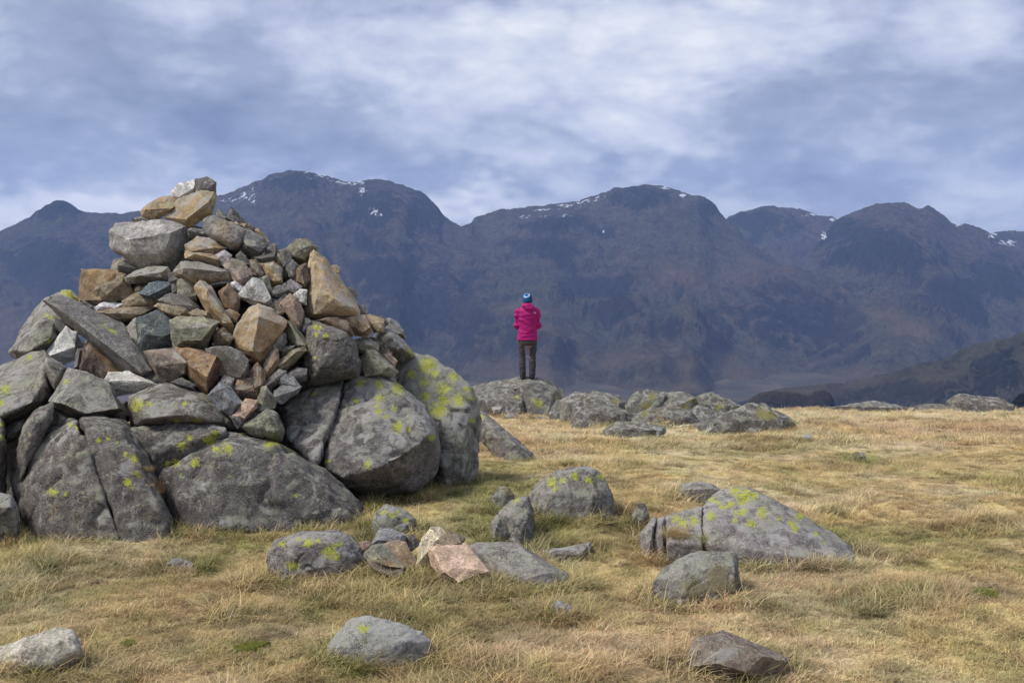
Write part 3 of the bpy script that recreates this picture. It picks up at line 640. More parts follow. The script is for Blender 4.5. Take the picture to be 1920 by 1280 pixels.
boulder('upright dark boulder edge beside the tall split face', [('A', '-70,770 2,784 9,800 11,880 13,960 -70,975')], 'bo', [(2, 795, 5), (5, 820, 6)], group=GB, d=7.45, thick=0.6, rnd=1, seed=10, bury=0.15)
boulder('small pale flake leaning in the gap beside the tall split face', [('A', '8,806 22,795 46,785 36,816 14,832')], 'gr', group=GB, d=7.75, thick=0.3, seed=11)
boulder('low grey boulder with a pale blue-white patch, sunk in long grass', [('A', '-70,930 0,926 18,929 30,945 38,975 32,1010 -70,1020')], 'bl', group=GB, d=6.95, thick=0.5, rnd=1, seed=12, bury=0.12, crust=1.0)
boulder('hunched boulder behind the cairn foot with lichen on its crown', [('A', '25,668 40,620 60,590 85,560 110,548 130,543 149,560 154,605 130,650 80,665')], 'bl', [(127, 552, 16), (97, 596, 5), (88, 590, 4), (140, 560, 8)], group=GB, d=9.1, thick=0.7, rnd=1, seed=13, crust=1.0)
boulder('grey boulder under the white log-shaped cairn stone', [('A', '17,660 40,632 75,600 112,598 116,640 90,668 40,686')], 'bl', [(92, 640, 5), (60, 662, 6)], group=GB, d=8.75, thick=0.6, rnd=1, seed=14, crust=0.9)
boulder('sloping grey boulder forming the back shoulder of the pile', [('R4', '1560,330 1630,240 1700,250 1790,350 1860,420 1905,490 1800,540 1650,500 1575,430')], 'bl', [(770, 657, 9), (745, 612, 4), (776, 664, 7)], group=GB, d=8.95, thick=0.6, rnd=1, seed=15, crust=1.0)
boulder('rough brown-grey rock edge capping the back shoulder', [('R4', '1640,185 1700,170 1760,205 1805,265 1835,340 1760,330 1700,260 1640,235')], 'gr', group=GB, d=9.1, thick=0.4, seed=16)

boulder('added dark filler boulder that blackens the gaps under the white log-shaped stone', [('A', '-30,800 20,780 120,740 230,770 260,860 200,930 60,950 -30,960')], 'dg', group=GB, d=8.25, thick=0.7, rnd=1, seed=17)  # filler added behind the gaps, dark so that they read as deep shade
boulder('added dark filler boulder that blackens the gaps below the middle of the cairn', [('A', '230,800 330,770 480,770 600,790 640,840 560,900 300,900')], 'dg', group=GB, d=8.4, thick=0.8, rnd=1, seed=18)  # second added filler, its dark colour standing in for shade between the boulders
# ------------------------------------------------------------------ cairn: every stone a part
cairn = bpy.data.objects.new('cairn', None); COL.objects.link(cairn)
cbase = at(430, 770, 8.3); cairn.location = (float(cbase[0]), 8.3, float(cbase[2])); cairn.empty_display_size = 0.3
tag(cairn, 'tall cairn of piled brown, grey and ochre stones on lichened boulders', 'cairn')
def surf(px, py):
    return 7.62 + (760 - py) / 360 * 1.05 + 0.50 * ((px - 430) / 280.0) ** 2
STONES = r'''
R1|wt|1200,175 1260,125 1400,78 1413,180 1370,205 1280,250 1200,215|chip|pale white and ochre stone at the very top
R1|gr|1404,78 1500,65 1565,105 1568,190 1412,190||
R1|oc|1180,330 1250,260 1370,200 1420,183 1560,178 1572,240 1540,330 1520,390 1420,440 1340,478 1240,430 1150,395|chip|big ochre block under the topmost stone
R1|oc|945,345 1000,290 1110,235 1180,222 1260,270 1210,315 1070,425 950,395|f|
R1|dg|870,415 960,393 1090,425 1080,445 880,445||
R1|pg|680,520 720,455 1060,435 1260,425 1330,470 1342,560 1300,700 1190,848 960,858 820,745 700,672 672,600|big f|large pale grey block jutting out near the top
R2|gr|105,160 165,122 220,128 470,225 460,310 400,390 330,398 200,322 130,265|rnd|
R2|gr|430,310 465,222 600,298 655,350 645,400 560,445 470,400||
R2|dg|640,370 710,360 732,410 705,445 635,435||
R1|dg|1345,505 1400,500 1485,510 1505,575 1350,570||
R1|go|1325,640 1420,578 1520,588 1645,665 1580,725 1420,700 1325,700||
R1|oc|1318,688 1420,690 1570,718 1625,790 1590,818 1480,790 1325,750|f|
R1|pg|1583,722 1650,692 1702,730 1692,795 1628,805||
R1|go|1222,870 1290,782 1400,784 1735,868 1705,940 1560,960 1425,962 1238,897|f|
R1|go|800,920 900,860 1020,835 1150,830 1182,870 1195,950 1020,957 838,965|f|
R1|dg|750,800 830,763 945,852 855,892 755,855||
R1|br|425,843 620,848 805,860 720,905 600,985 640,1110 540,1145 408,1105|big|dark brown slab standing at the edge of the pile
R1|tn|531,1030 600,958 720,888 792,888 864,1050 800,1085 690,1120 588,1083|f|
R1|sl|930,1050 1010,973 1080,957 1192,962 1204,1062 1090,1095 955,1068||
R1|gr|1193,957 1240,967 1254,1012 1200,1060||
R1|ol|1248,950 1290,916 1392,927 1424,1000 1404,1115 1330,1075 1256,1055|f|
R1|dg|1176,878 1262,898 1275,935 1220,970 1180,950||
R1|tn|782,1120 870,1063 950,1047 1072,1058 1084,1120 1052,1170 900,1166 798,1170|f|
R1|gr|1082,1110 1190,1058 1320,1068 1404,1140 1436,1190 1340,1196 1180,1158||
R1|wt|546,1170 620,1132 782,1137 786,1175 558,1200||flat white stone
R1|gr|412,1108 470,1106 550,1160 545,1196 440,1146||
R3|tn|562,290 700,253 1000,232 1045,260 960,325 740,406 598,335|f|
R3|tn|1055,250 1090,222 1332,248 1360,322 1310,350 1190,320 1088,275||
R3|tn|1352,300 1420,277 1492,297 1530,354 1380,330||
R3|gr|98,205 160,152 260,157 560,287 762,398 932,568 1066,770 1050,835 960,864 860,835 760,795 530,568 420,548 230,372|slab|long tilted grey slab with a brown underside
R3|wt|70,682 180,568 290,428 372,478 434,590 362,695 220,750 148,724|f|white log-shaped stone
R3|br|416,795 448,610 490,538 602,618 785,812 700,846 590,895 478,856|f|
R3|gr|355,775 388,618 444,618 424,795||
R3|wt|620,880 668,816 832,817 1065,915 1043,950 900,985 720,1010 636,935|f|pale flat-topped stone under the long slab
R3|sl|895,350 1000,312 1080,292 1172,338 1225,430 1230,560 1212,585 960,620 915,575 945,490|slate|dark blue slate with a smooth broken face
R3|pg|816,430 890,352 953,398 970,480 955,550 900,566 856,505||
R3|ol|1186,370 1250,342 1450,342 1595,385 1565,462 1492,596 1430,625 1218,596 1228,440|top|
R3|oc|1405,90 1450,47 1542,88 1634,218 1655,310 1745,450 1734,514 1660,486 1528,334 1428,172|f|long ochre stone lying steeply down the pile
R3|br|1560,480 1640,437 1725,520 1664,597 1566,587||
R3|br|1605,130 1690,66 1775,168 1765,315 1648,244|f|
R3|br|1645,290 1700,277 1775,320 1744,385 1678,385||
R3|pp|966,640 1150,607 1242,607 1304,680 1375,760 1312,826 1190,900 1098,875 1066,742|f|
R3|rb|1228,607 1330,612 1602,657 1675,740 1604,856 1500,1006 1378,884 1366,760 1288,670|red|red-brown block with a dark broken end
R4|gr|118,430 290,412 412,457 474,528 480,644 422,706 226,646 284,562|f|
R3|dg|1195,900 1290,867 1395,918 1385,958||
R4|bg|136,832 240,722 332,768 435,890 332,996 248,945|f|
R4|br|326,772 400,686 492,688 556,790 545,846 398,840||
R4|gr|236,722 280,662 354,688 344,756 268,746||
R4|oc|360,332 383,228 498,88 570,56 692,108 795,188 784,244 694,384 655,504 592,561 508,545 456,474 386,404|big chip|big rough ochre block in the middle of the pile
R2|pg|396,792 530,641 602,678 644,790 695,892 650,910 478,845|f|pale grey triangular stone
R2|wt|340,690 380,676 446,730 422,766 346,734||
R2|pp|275,540 350,486 432,518 516,610 474,696 432,726 346,655|f|
R2|dg|135,712 210,677 336,667 304,706 178,731||
R2|oc|586,530 700,506 764,570 765,686 700,706 646,644|f|
R2|oc|686,522 730,416 764,448 770,556||
R2|dg|536,472 700,436 716,484 620,506||
R2|ol|786,412 900,326 970,316 1076,390 1054,424 962,536 898,515 826,444|dark|stone with a pale top and a dark green-grey broken front
R2|gr|750,420 790,401 845,440 834,484 778,546 760,474||
R2|ol|575,642 652,636 686,762 652,791 606,724||
R2|br|495,498 552,496 605,600 594,656 516,606||
R2|dg|385,460 420,426 505,520 472,556 396,505||
R2|yo|983,560 1010,428 1050,412 1152,468 1204,550 1254,680 1344,740 1436,920 1424,966 1000,1000 966,922 998,700|tall|tall yellow ochre stone standing upright
R2|pg|1195,565 1252,610 1316,720 1424,858 1424,924 1336,770 1230,690|back|
R2|oc|1195,548 1235,545 1255,560 1248,606 1205,590|back|
R2|gr|1330,742 1370,731 1405,780 1394,856 1350,800|back|
R2|gr|1420,888 1470,884 1506,930 1496,970 1426,966|back|
R2|br|871,560 980,530 1004,650 962,716 876,666||
R2|gr|815,562 860,495 894,540 884,646 836,626||
R2|gr|765,722 850,666 936,720 904,776 828,786||
R2|dg|685,742 790,696 835,740 762,806 685,816||
R2|gr|685,832 790,766 815,820 762,866||
R2|wt|876,792 930,750 980,756 975,866 918,856||
R2|pk|760,872 840,796 902,826 946,930 946,1062 900,1096 826,994|f|pinkish stone with dark bands
R2|oc|685,872 720,846 781,930 742,976 686,934||
R4|ol|765,168 800,186 902,266 986,370 964,405 890,426 816,334|f|
R4|gr|680,392 740,296 795,306 800,372 762,436 698,426||
R4|ol|730,542 850,455 962,410 970,452 872,556 800,617 724,596|f|
R4|go|625,562 700,425 740,447 735,572 652,697 626,686||
R4|gr|608,722 740,610 795,627 785,684 682,757 596,768||
R4|bg|740,702 800,656 862,677 926,752 780,761||
R4|bg|715,792 780,752 926,757 894,806 770,892 715,876||
R4|ol|534,964 600,766 640,755 715,870 704,926 620,977|f|
R4|pk|350,1004 460,865 555,876 545,936 430,1066||
R4|dg|325,1010 412,1010 426,1064 390,1101||
R4|ol|404,1094 520,1036 642,955 722,987 776,1120 756,1210 556,1180|rnd|
R4|dg|795,652 900,605 976,606 976,696 900,707||
R4|ol|785,420 875,405 836,466 775,477||
R4|dg|965,560 982,240 1040,196 1112,237 1242,312 1320,306 1394,378 1436,560 1426,668 1100,722 985,748|big rnd|squarish dark stone spotted with lichen near its top
R4|gr|965,420 1008,366 1036,400 1004,480||
R4|gr|938,270 950,170 1000,180 1030,220 975,300||
R4|br|1050,200 1160,161 1262,171 1336,208 1376,304 1330,340 1238,318|f|
R4|tn|1265,170 1330,146 1474,146 1536,270 1502,322 1378,298|f|
R4|tn|1466,150 1530,141 1640,182 1636,278 1566,274||
R4|ol|1386,440 1396,356 1500,340 1590,388 1586,440 1470,452||
R4|ol|1444,565 1498,435 1562,435 1644,508 1756,622 1724,668 1498,658|f|
R4|tn|1634,490 1690,470 1746,530 1724,597 1666,545||
R4|br|485,645 560,555 625,640 616,726 560,778 505,726||
R2|dg|203,86 240,66 304,130 292,156 212,119||
R2|dg|306,142 340,46 444,150 456,186 358,170||small dark pointed stone sticking up behind the top
R2|oc|350,172 400,161 476,190 444,216||
R2|br|446,207 480,181 526,215 504,246||
R2|oc|526,242 580,231 656,320 666,356 598,304||
R3|dg|200,350 240,370 330,450 300,480 220,440||
'''
LICH = {'long tilted grey slab with a brown underside': [(211, 621, 5), (197, 605, 6), (240, 643, 3)], 'squarish dark stone spotted with lichen near its top': [(592, 612, 6), (598, 614, 6), (592, 626, 5), (612, 630, 6), (590, 671, 4)]}
for i, line in enumerate([l for l in STONES.strip().split('\n')]):
    reg, col, txt, opt, lab = line.split('|')
    P = pt(reg, txt); A = np.array(P); cx, cy = A.mean(0)
    d = surf(cx, cy) + random.Random(i).uniform(-0.03, 0.03)
    kw = dict(lay=0.30, chip=0.7, seed=200 + i)
    size = math.sqrt(np.ptp(A[:, 0]) * np.ptp(A[:, 1])) * d / FPX
    kw['thick'] = min(max(size * 1.0, 0.11), 0.5)
    if 'rnd' in opt: kw['rnd'] = 1; kw['chip'] = 0
    if 'chip' in opt: kw['chip'] = 1.0
    if 'back' in opt: d += 0.22
    if 'f' in opt.split(): kw['ridge'] = -0.14
    if 'slab' in opt: kw['inner'] = pt('R3', '125,205,0.35 250,285,0.45 490,495,0.5 700,645,0.5 940,815,0.5 1030,790,0.3 560,330,-0.1 800,480,-0.1'); kw['thick'] = 0.34; d -= 0.10; kw['chip'] = 0.2
    if 'slate' in opt: kw['inner'] = pt('R3', '975,488,0.35 1130,505,0.5 1212,465,0.4 1100,340,0.05'); kw['chip'] = 0.2
    if 'top' in opt: kw['inner'] = pt('R3', '1240,440,0.4 1545,418,0.5 1300,540,0.45 1450,540,0.45'); kw['chip'] = 0.2
    if 'red' in opt: kw['inner'] = pt('R3', '1585,672,0.35 1500,850,0.55 1375,775,0.4 1540,760,0.5'); kw['chip'] = 0.4
    if 'dark' in opt: kw['inner'] = pt('R2', '850,455,0.4 930,400,0.42 1010,365,0.3 960,480,0.35')
    if 'tall' in opt: kw['thick'] = 0.36; kw['inner'] = pt('R2', '1040,470,0.3 1110,560,0.45 1100,760,0.55 1220,820,0.55 1060,830,0.5 1300,880,0.45 1050,950,0.4 1380,900,0.3'); kw['chip'] = 0.6
    ip = kw.pop('inner', None)
    rock('stone', [piece(P, d, inner=ip, solid=False, grow=3.2, **kw)], col, LICH.get(lab, ()), -2.0 if col in ('wt', 'pg') else 0.9 if col in ('oc', 'yo', 'go') else 0.35, parent=cairn, label=lab or None, jit=0.16, seed=300 + i)
# stones of the inside of the pile, seen in the gaps
CORE = [(330, 430), (400, 445), (480, 492), (560, 520), (605, 580), (660, 625), (715, 660), (690, 700), (560, 715), (480, 775), (400, 750), (290, 735), (180, 700), (125, 655), (165, 570), (235, 500)]
def inside(x, y, P):
    c = False; n = len(P)
    for i in range(n):
        (x1, y1), (x2, y2) = P[i], P[(i + 1) % n]
        if (y1 > y) != (y2 > y) and x < (x2 - x1) * (y - y1) / (y2 - y1) + x1: c = not c
    return c
rc = random.Random(5); ci = 0
for back, step in ((0.24, 36), (0.33, 44), (0.46, 60)):
    for gy in range(440, 770, step):
        for gx in range(130, 720, step):
            x = gx + rc.uniform(-10, 10); y = gy + rc.uniform(-10, 10)
            if not inside(x, y, CORE): continue
            rx = rc.uniform(0.55, 0.8) * step; P = []
            for k in range(7):
                a = k / 7 * 2 * math.pi + rc.uniform(-.3, .3); P.append((x + rx * math.cos(a) * rc.uniform(.8, 1.1), y + rx * 0.75 * math.sin(a) * rc.uniform(.8, 1.1)))
            rock('stone', [piece(P, surf(x, y) + back, lay=0.3, seed=700 + ci, chip=0.5, vox=0.013, solid=False)], rc.choice(['gr', 'dg', 'ol', 'br', 'go', 'gr']), (), 0.3, parent=cairn, seed=700 + ci, jit=0.15); ci += 1

for j, (x, y, rx, b) in enumerate([(285, 712, 30, .22), (706, 606, 20, .22), (240, 700, 26, .25), (535, 522, 26, .25), (456, 590, 26, .22), (240, 772, 22, .25), (690, 650, 24, .25)]):
    P = [(x + rx * math.cos(k) * (0.9 + 0.2 * math.sin(3 * k + j)), y + rx * 0.8 * math.sin(k)) for k in np.arange(0, 6.2, 0.9)]
    rock('stone', [piece(P, surf(x, y) + b, lay=0.3, seed=900 + j, chip=0.5, vox=0.012, solid=False)], 'dg', (), 0.3, parent=cairn, seed=900 + j)

# ------------------------------------------------------------------ loose stones and boulders on the turf
def on_turf(label, specs, col, lichen=(), basepx=None, name='boulder', cat='boulder', back=0.38, group=None, seed=0, crust=0.7, moss=None, **kw):
    pts = [p for s in specs for p in pt(s[0], s[1])]; A = np.array([p[:2] for p in pts])
    if basepx is None: i = A[:, 1].argmax(); basepx = (A[i, 0], A[i, 1])
    d = ground_hit(*basepx)
    th = kw.get('thick') or 0.8 * math.sqrt(np.ptp(A[:, 0]) * np.ptp(A[:, 1])) * d / FPX
    kw['thick'] = th; kw.setdefault('d', d + back * th)
    if name == 'boulder' and kw.get('bury', 0) > 0.05: kw['bury'] = max(kw['bury'], 0.24); kw.setdefault('skirt', 0.34)
    return boulder(label, specs, col, lichen, crust, group, name, cat, moss, seed, **kw)
on_turf('rounded lichen-blotched boulder lying before the plain-faced dark boulder', [('A', '500,1040 515,1012 570,997 635,996 655,1002 670,1020 681,1050 672,1076 600,1086 510,1080')], 'bl', [(578, 1018, 10), (597, 1013, 6), (618, 1035, 15), (637, 1020, 6), (549, 1060, 11), (529, 1020, 7), (630, 1045, 7), (560, 1010, 5)], rnd=1, seed=20, bury=0.1, lay=0.4)
on_turf('small lichen-dotted rock half hidden in green grass by the split stones', [('A', '698,985 705,960 725,945 760,955 778,972 776,994 750,1004 710,1002')], 'bl', [(735, 965, 6), (760, 976, 6), (720, 960, 5), (745, 960, 5)], rnd=1, seed=21, bury=0.1, crust=1.0)
on_turf('pale grey stone with one bright lichen spot, set in dry grass', [('G8', '478,850 560,770 600,712 700,702 850,738 960,778 1012,830 985,875 820,895 720,905 640,930 560,895')], 'wl', [(681, 1179, 10)], name='boulder', cat='boulder', rnd=1, seed=22, bury=0.08, lay=0.6, crust=1.0)
on_turf('grey and ochre tapering stone with a blunt pale end', [('G5', '-150,690 0,648 130,600 280,545 340,525 410,535 462,620 457,690 380,770 250,797 0,792 -150,788', dict(inner='0,690,0.3 150,650,0.4 280,620,0.42 380,600,0.4 420,660,0.38 300,740,0.4 100,750,0.4'))], 'wo', name='boulder', seed=23, bury=0.03, lay=0.3, rnd=1, crust=-2.0)
on_turf('brown angular stone alone on the short turf, one dark overhung end', [('G4', '440,990 470,890 600,850 680,870 770,900 882,960 882,988 780,1052 600,1062 470,1046', dict(inner='500,905,0.25 600,900,0.35 770,960,0.45 860,980,0.2 560,990,0.5 700,1020,0.45 480,1000,0.4'))], 'pp', seed=24, bury=0.03, lay=0.4, chip=0.6, crust=0.35)
SB = [(735, 245, 6), (700, 225, 6), (840, 260, 8), (780, 285, 7), (920, 250, 7), (940, 200, 16), (1010, 195, 10), (870, 160, 12), (690, 350, 9), (935, 320, 9), (880, 322, 6), (1080, 320, 11), (990, 405, 9), (870, 378, 6), (1300, 400, 8), (1320, 440, 8), (1360, 350, 9), (1480, 480, 5), (1545, 545, 4), (425, 370, 8), (485, 400, 10), (570, 385, 10), (1700, 715, 5), (1200, 365, 5)]
on_turf('long whale-backed slab split by a vertical crack, rich in yellow lichen', [
    ('Z7', '640,575 637,275 690,195 800,150 900,135 1030,160 1150,250 1290,345 1375,338 1450,390 1640,500 1740,600 1845,715 1700,752 1450,768 1260,724 1050,704 900,690 760,640', dict(inner='645,290,0.10 645,560,0.42 700,260,0.12 860,210,0.12 1030,240,0.18 1280,400,0.28 1500,520,0.32 1700,680,0.36 1400,660,0.5 1050,600,0.5 800,540,0.46 680,480,0.4', thick=0.8)),
    ('Z7', '358,352 500,315 626,279 630,570 500,590 357,550', dict(inner='364,362,0.14 620,292,0.12 622,560,0.46 364,540,0.44', thick=0.75)),
    ('Z7', '295,368 350,355 355,440 352,548 300,575 256,565 284,440', dict(thick=0.55)),
    ('Z7', '160,490 250,372 288,368 275,440 250,560 240,640 180,670 192,570', dict(thick=0.55)),
], 'oa', [(1160 + a / 4, 880 + b / 4, r) for a, b, r in SB], basepx=(1500, 1068), seed=25, bury=0.14, lay=1.0, rnd=1, rough=0.9, d=7.05)
on_turf('crumbling grey rock breaking through turf above the split slab', [('Z7', '430,190 480,105 600,95 700,110 772,165 690,210 560,215')], 'oa', seed=26, bury=0.1, lay=0.5, chip=0.6, d=8.4, thick=0.4)
on_turf('small dark knobbly rock at the end of the split slab', [('Z7', '105,340 150,260 195,265 222,340 175,425 118,435')], 'dg', seed=27, bury=0.1, lay=0.4, chip=0.6)
on_turf('squat stone with a white-crusted rim and an earthy brown front', [('Z7', '262,825 340,740 540,632 640,615 860,625 886,660 912,840 922,920 780,985 420,995 300,885', dict(inner='330,800,0.2 540,690,0.25 640,660,0.2 840,680,0.28 500,760,0.42 860,720,0.4 880,900,0.42 500,930,0.5'))], 'oa', seed=28, bury=0.08, lay=0.5, rnd=1, crust=0.8, moss=[(1345, 1085, 34), (1300, 1105, 30), (1370, 1100, 25)])
on_turf('grey boulder crowned with a row of lichen patches', [('A', '995,924 1017,901 1046,882 1093,873 1119,879 1133,897 1150,935 1143,950 1100,955 1053,958 1008,974 998,955')], 'oa', [(1035, 904, 10), (1055, 900, 7), (1077, 893, 8), (1104, 899, 9), (1126, 893, 7), (1040, 915, 6)], basepx=(1090, 960), seed=29, bury=0.1, lay=0.5, rnd=1)
on_turf('jointed grey rock with one lichen spot, butting against the lichen-crowned boulder', [('A', '935,962 955,941 990,930 1000,964 996,985 963,998 955,975'), ('A', '918,1012 922,980 934,964 954,976 962,998 945,1008', dict(thick=0.3))], 'oa', [(968, 937, 7)], seed=30, bury=0.1, lay=0.5, rnd=1)
on_turf('mossy low rock behind the jointed one', [('A', '920,932 937,913 955,914 964,930 945,954 922,950')], 'oa', seed=31, bury=0.1, lay=0.5, rnd=1, moss=[(955, 918, 16)])
on_turf('flat grey slab of bedrock beside the pink stone', [('Z4', '860,500 940,468 1230,468 1380,550 1400,612 1500,640 1610,700 1605,752 1400,785 1150,770 1000,680', dict(inner='960,520,0.1 1200,520,0.15 1350,600,0.3 1150,640,0.4 1480,690,0.42 1300,740,0.45'))], 'oa', seed=32, bury=0.08, lay=1.2, rough=0.7, thick=0.35)
on_turf('narrow grey slab end poking out of long grass', [('Z4', '1440,525 1600,500 1780,468 1804,520 1700,575 1560,618 1490,598')], 'oa', seed=33, bury=0.06, lay=1.0, thick=0.3)
DG = ground_hit(850, 1098)
GS = 'broken stones lying together on the turf'
k4 = dict(name='stone', cat='stone', group=GS, crust=-1.0)
on_turf('blue-grey split stone at the back of the broken heap', [('Z4', '135,495 210,358 300,368 402,408 395,450 260,520')], 'bg', seed=34, d=DG + 0.39, lay=0.6, **k4)
on_turf('small pink stone tucked against the lichen-blotched boulder', [('Z4', '56,467 130,457 148,492 98,550 64,540')], 'pk', seed=35, d=DG + 0.29, **k4)
on_turf('grey flake lying across the pink-bottomed slab', [('Z4', '88,548 160,488 232,478 350,598 392,652 300,640 230,645 118,600')], 'ol', seed=36, d=DG + 0.10, lay=0.8, thick=0.16, **k4)
on_turf('pink-bottomed slab with an olive broken edge', [('Z4', '116,610 230,632 385,640 390,695 330,760 268,745 168,678')], 'pp', seed=37, d=DG + 0.06, thick=0.2, **k4)
on_turf('brown wedge standing on edge in the broken heap', [('Z4', '228,482 350,448 400,470 478,600 464,695 402,730 388,655 330,600')], 'pp', seed=38, d=DG + 0.2, lay=0.5, **k4)
on_turf('plain grey stone half behind the brown wedge', [('Z4', '392,432 460,408 505,480 442,530 395,510')], 'gr', seed=39, d=DG + 0.44, **k4)
on_turf('upright white and ochre stone behind the pink block', [('Z4', '508,525 530,440 590,358 652,348 694,390 640,470 600,560 582,660 528,665 476,645')], 'cr', seed=40, d=DG + 0.19, chip=0.6, **k4)
on_turf('brown curved flake resting on top of the pink block', [('Z4', '612,478 698,393 770,392 845,430 806,498 690,508')], 'tn', seed=41, d=DG + 0.16, thick=0.16, **k4)
on_turf('pink-topped block with a rough brown front', [('Z4', '576,512 640,483 840,478 902,520 1034,670 1070,748 960,795 780,815 646,724 594,632', dict(inner='610,540,0.3 690,690,0.5 765,655,0.5 1020,682,0.42 800,760,0.4 820,520,0.0'))], 'pc', seed=42, d=DG + 0.06, lay=0.6, chip=0.3, **k4)
tiny = dict(name='stone', cat='stone', crust=0.5)
on_turf('little grey stone showing through straw-coloured grass', [('A', '1034,1132 1050,1126 1068,1134 1076,1150 1062,1160 1042,1150')], 'wl', seed=43, bury=0.04, **tiny)
on_turf('small grey stone with a white chip at the foot of the cracked boulder', [('A', '313,1056 325,1047 345,1049 362,1056 366,1068 340,1074 318,1070')], 'bg', seed=44, bury=0.04, **tiny)
on_turf('tiny grey stone on the bare earth patch', [('A', '424,1158 434,1150 446,1157 444,1168 428,1168')], 'gr', seed=45, bury=0.03, **tiny)
on_turf('tiny dark stone above the bare earth patch', [('A', '457,1088 466,1084 476,1089 472,1096 459,1095')], 'gr', seed=46, bury=0.03, **tiny)
on_turf('pale little rock at the mossy end of the long outcrop', [('A', '1506,818 1514,813 1524,820 1518,826 1508,825')], 'pg', seed=47, bury=0.05, **tiny)
on_turf('mossy stone in a green tuft out on the open grass', [('A', '1594,856 1604,848 1618,850 1624,858 1612,866 1598,864')], 'gr', seed=48, bury=0.05, moss=[(1605, 855, 14)], **tiny)
on_turf('slanting grey slab sliding out of the turf behind the round boulder', [('Z5', '40,440 130,430 190,540 230,600 330,645 430,735 640,855 655,905 560,900 400,815 250,715 60,640')], 'oa', [(902, 782, 6)], seed=49, bury=0.15, lay=0.9, thick=0.6, rnd=1, basepx=(985, 862))
# outcrop the walker stands on
GO = 'outcrop boulders along the plateau edge'
far = dict(group=GO, rnd=0, crust=0.6, rough=1.3, chip=1.0, grow=9.0)
d0 = ground_hit(960, 770)
on_turf('broad flat-topped rock under the walker, mossy down one side', [('Z5', '20,230 60,190 240,155 530,125 620,126 710,135 800,170 870,230 888,370 820,420 500,420 60,400')], 'od', [(1028, 735, 9), (1038, 745, 8)], seed=50, bury=0.5, lay=0.25, thick=1.6, d=21.3, moss=[(1030, 738, 14)], **far)
on_turf('low striped rock below the walker, beside the dome', [('Z5', '20,260 130,215 330,218 480,268 552,340 545,405 380,425 200,420 60,390')], 'od', [(970, 745, 5)], seed=51, bury=0.3, lay=0.4, thick=1.2, d=20.4, **far)
on_turf('domed rock directly below the walker', [('Z5', '490,245 560,182 640,155 740,190 806,240 815,425 660,420 560,375')], 'od', [(1010, 756, 9), (1000, 750, 5)], seed=52, bury=0.3, lay=0.4, thick=1.1, d=20.5, **far)
on_turf('small pale stone at the foot of the striped rock', [('Z5', '238,395 270,385 315,395 310,418 245,420')], 'pg', seed=53, bury=0.1, thick=0.2, d=19.9, name='stone', cat='stone', crust=0.5)
on_turf('small flat grey rock in straw grass below the walker', [('Z5', '355,480 400,455 470,460 490,490 450,510 370,512')], 'gr', seed=54, bury=0.1, name='stone', cat='stone', crust=0.5)
on_turf('low sliver of rock in the grass between walker and outcrop', [('Z5', '660,500 720,487 800,505 830,522 740,530')], 'gr', seed=55, bury=0.1, name='stone', cat='stone', crust=0.5)
o5 = [('blunt dark rock at the start of the long outcrop', 'Z5', '950,335 1060,280 1150,278 1155,350 1090,420 950,425', 0.8, ()),
      ('squared lichen-edged rock standing behind the big rough boulder', 'Z5', '1150,272 1280,263 1450,290 1505,340 1490,400 1160,400', 0.7, [(1153, 752, 6)]),
      ('big rough boulder with a brown flank in the long outcrop', 'Z5', '1068,410 1110,362 1250,343 1380,370 1540,448 1575,500 1520,565 1330,575 1190,530 1078,530', 0, ()),
      ('dark rock patched with moss behind a strip of straw grass', 'Z6', '-110,330 -60,250 0,208 60,203 240,213 292,270 150,400 0,400', 1.3, [(1212, 762, 10), (1222, 743, 7)]),
      ('pale-topped rock in the middle of the outcrop', 'Z6', '240,265 330,222 420,222 520,258 565,330 450,410 240,400', 1.2, [(1286, 764, 6), (1300, 752, 6)]),
      ('jagged mossy rock at the back of the outcrop', 'Z6', '555,285 650,232 740,228 850,278 1000,338 1025,365 880,420 720,430 600,400', 1.2, [(1349, 762, 6)]),
      ('broad folded rock at the front of the outcrop', 'Z6', '-90,470 0,430 150,368 330,362 480,378 525,480 485,525 290,540 0,510', 0.3, [(1208, 776, 6)]),
      ('plain grey rock between the folded rock and the long whaleback', 'Z6', '495,405 600,358 720,398 735,470 620,515 520,525', 0.5, ()),
      ('long whaleback rock with a pale green shoulder', 'Z6', '615,525 740,478 860,408 1060,342 1200,342 1320,378 1440,438 1505,500 1520,570 1250,575 950,610 750,620 620,605', 0, [(1430, 775, 12), (1446, 780, 9)]),
      ('little dark stone under a grass lip before the outcrop', 'Z6', '58,585 120,540 210,548 222,600 150,632 70,614', 0, ())]
for i, (lab, reg, txt, b, li) in enumerate(o5):
    P = np.array([p[:2] for p in pt(reg, txt)]); j = P[:, 1].argmax(); dg_ = ground_hit(P[j, 0], P[j, 1]) if b < 0.7 else 16.2
    kk = dict(far); kk['moss'] = [(px_, py_, r_ * 1.2) for px_, py_, r_ in li]
    on_turf(lab, [(reg, txt)], 'od', li, seed=60 + i, bury=0.25, lay=0.6, thick=max(0.5, 0.7 * math.sqrt(np.ptp(P[:, 0]) * np.ptp(P[:, 1])) * 16 / FPX), d=dg_ + 0.25 + b, **kk)
on_turf('grey whale-shaped rock on the skyline of the plateau edge', [('Z8', '1225,175 1300,123 1350,116 1480,143 1650,148 1770,198 1815,260 1805,320 1650,320 1400,300 1230,240')], 'od', seed=75, bury=0.4, lay=0.4, thick=1.0, d=21.6, **far)
on_turf('low rock beside the skyline rock, nearly lost in grass', [('Z8', '895,245 980,213 1120,228 1295,280 1285,310 1120,315 930,300')], 'od', seed=76, bury=0.3, lay=0.5, thick=0.7, d=21.2, **far)
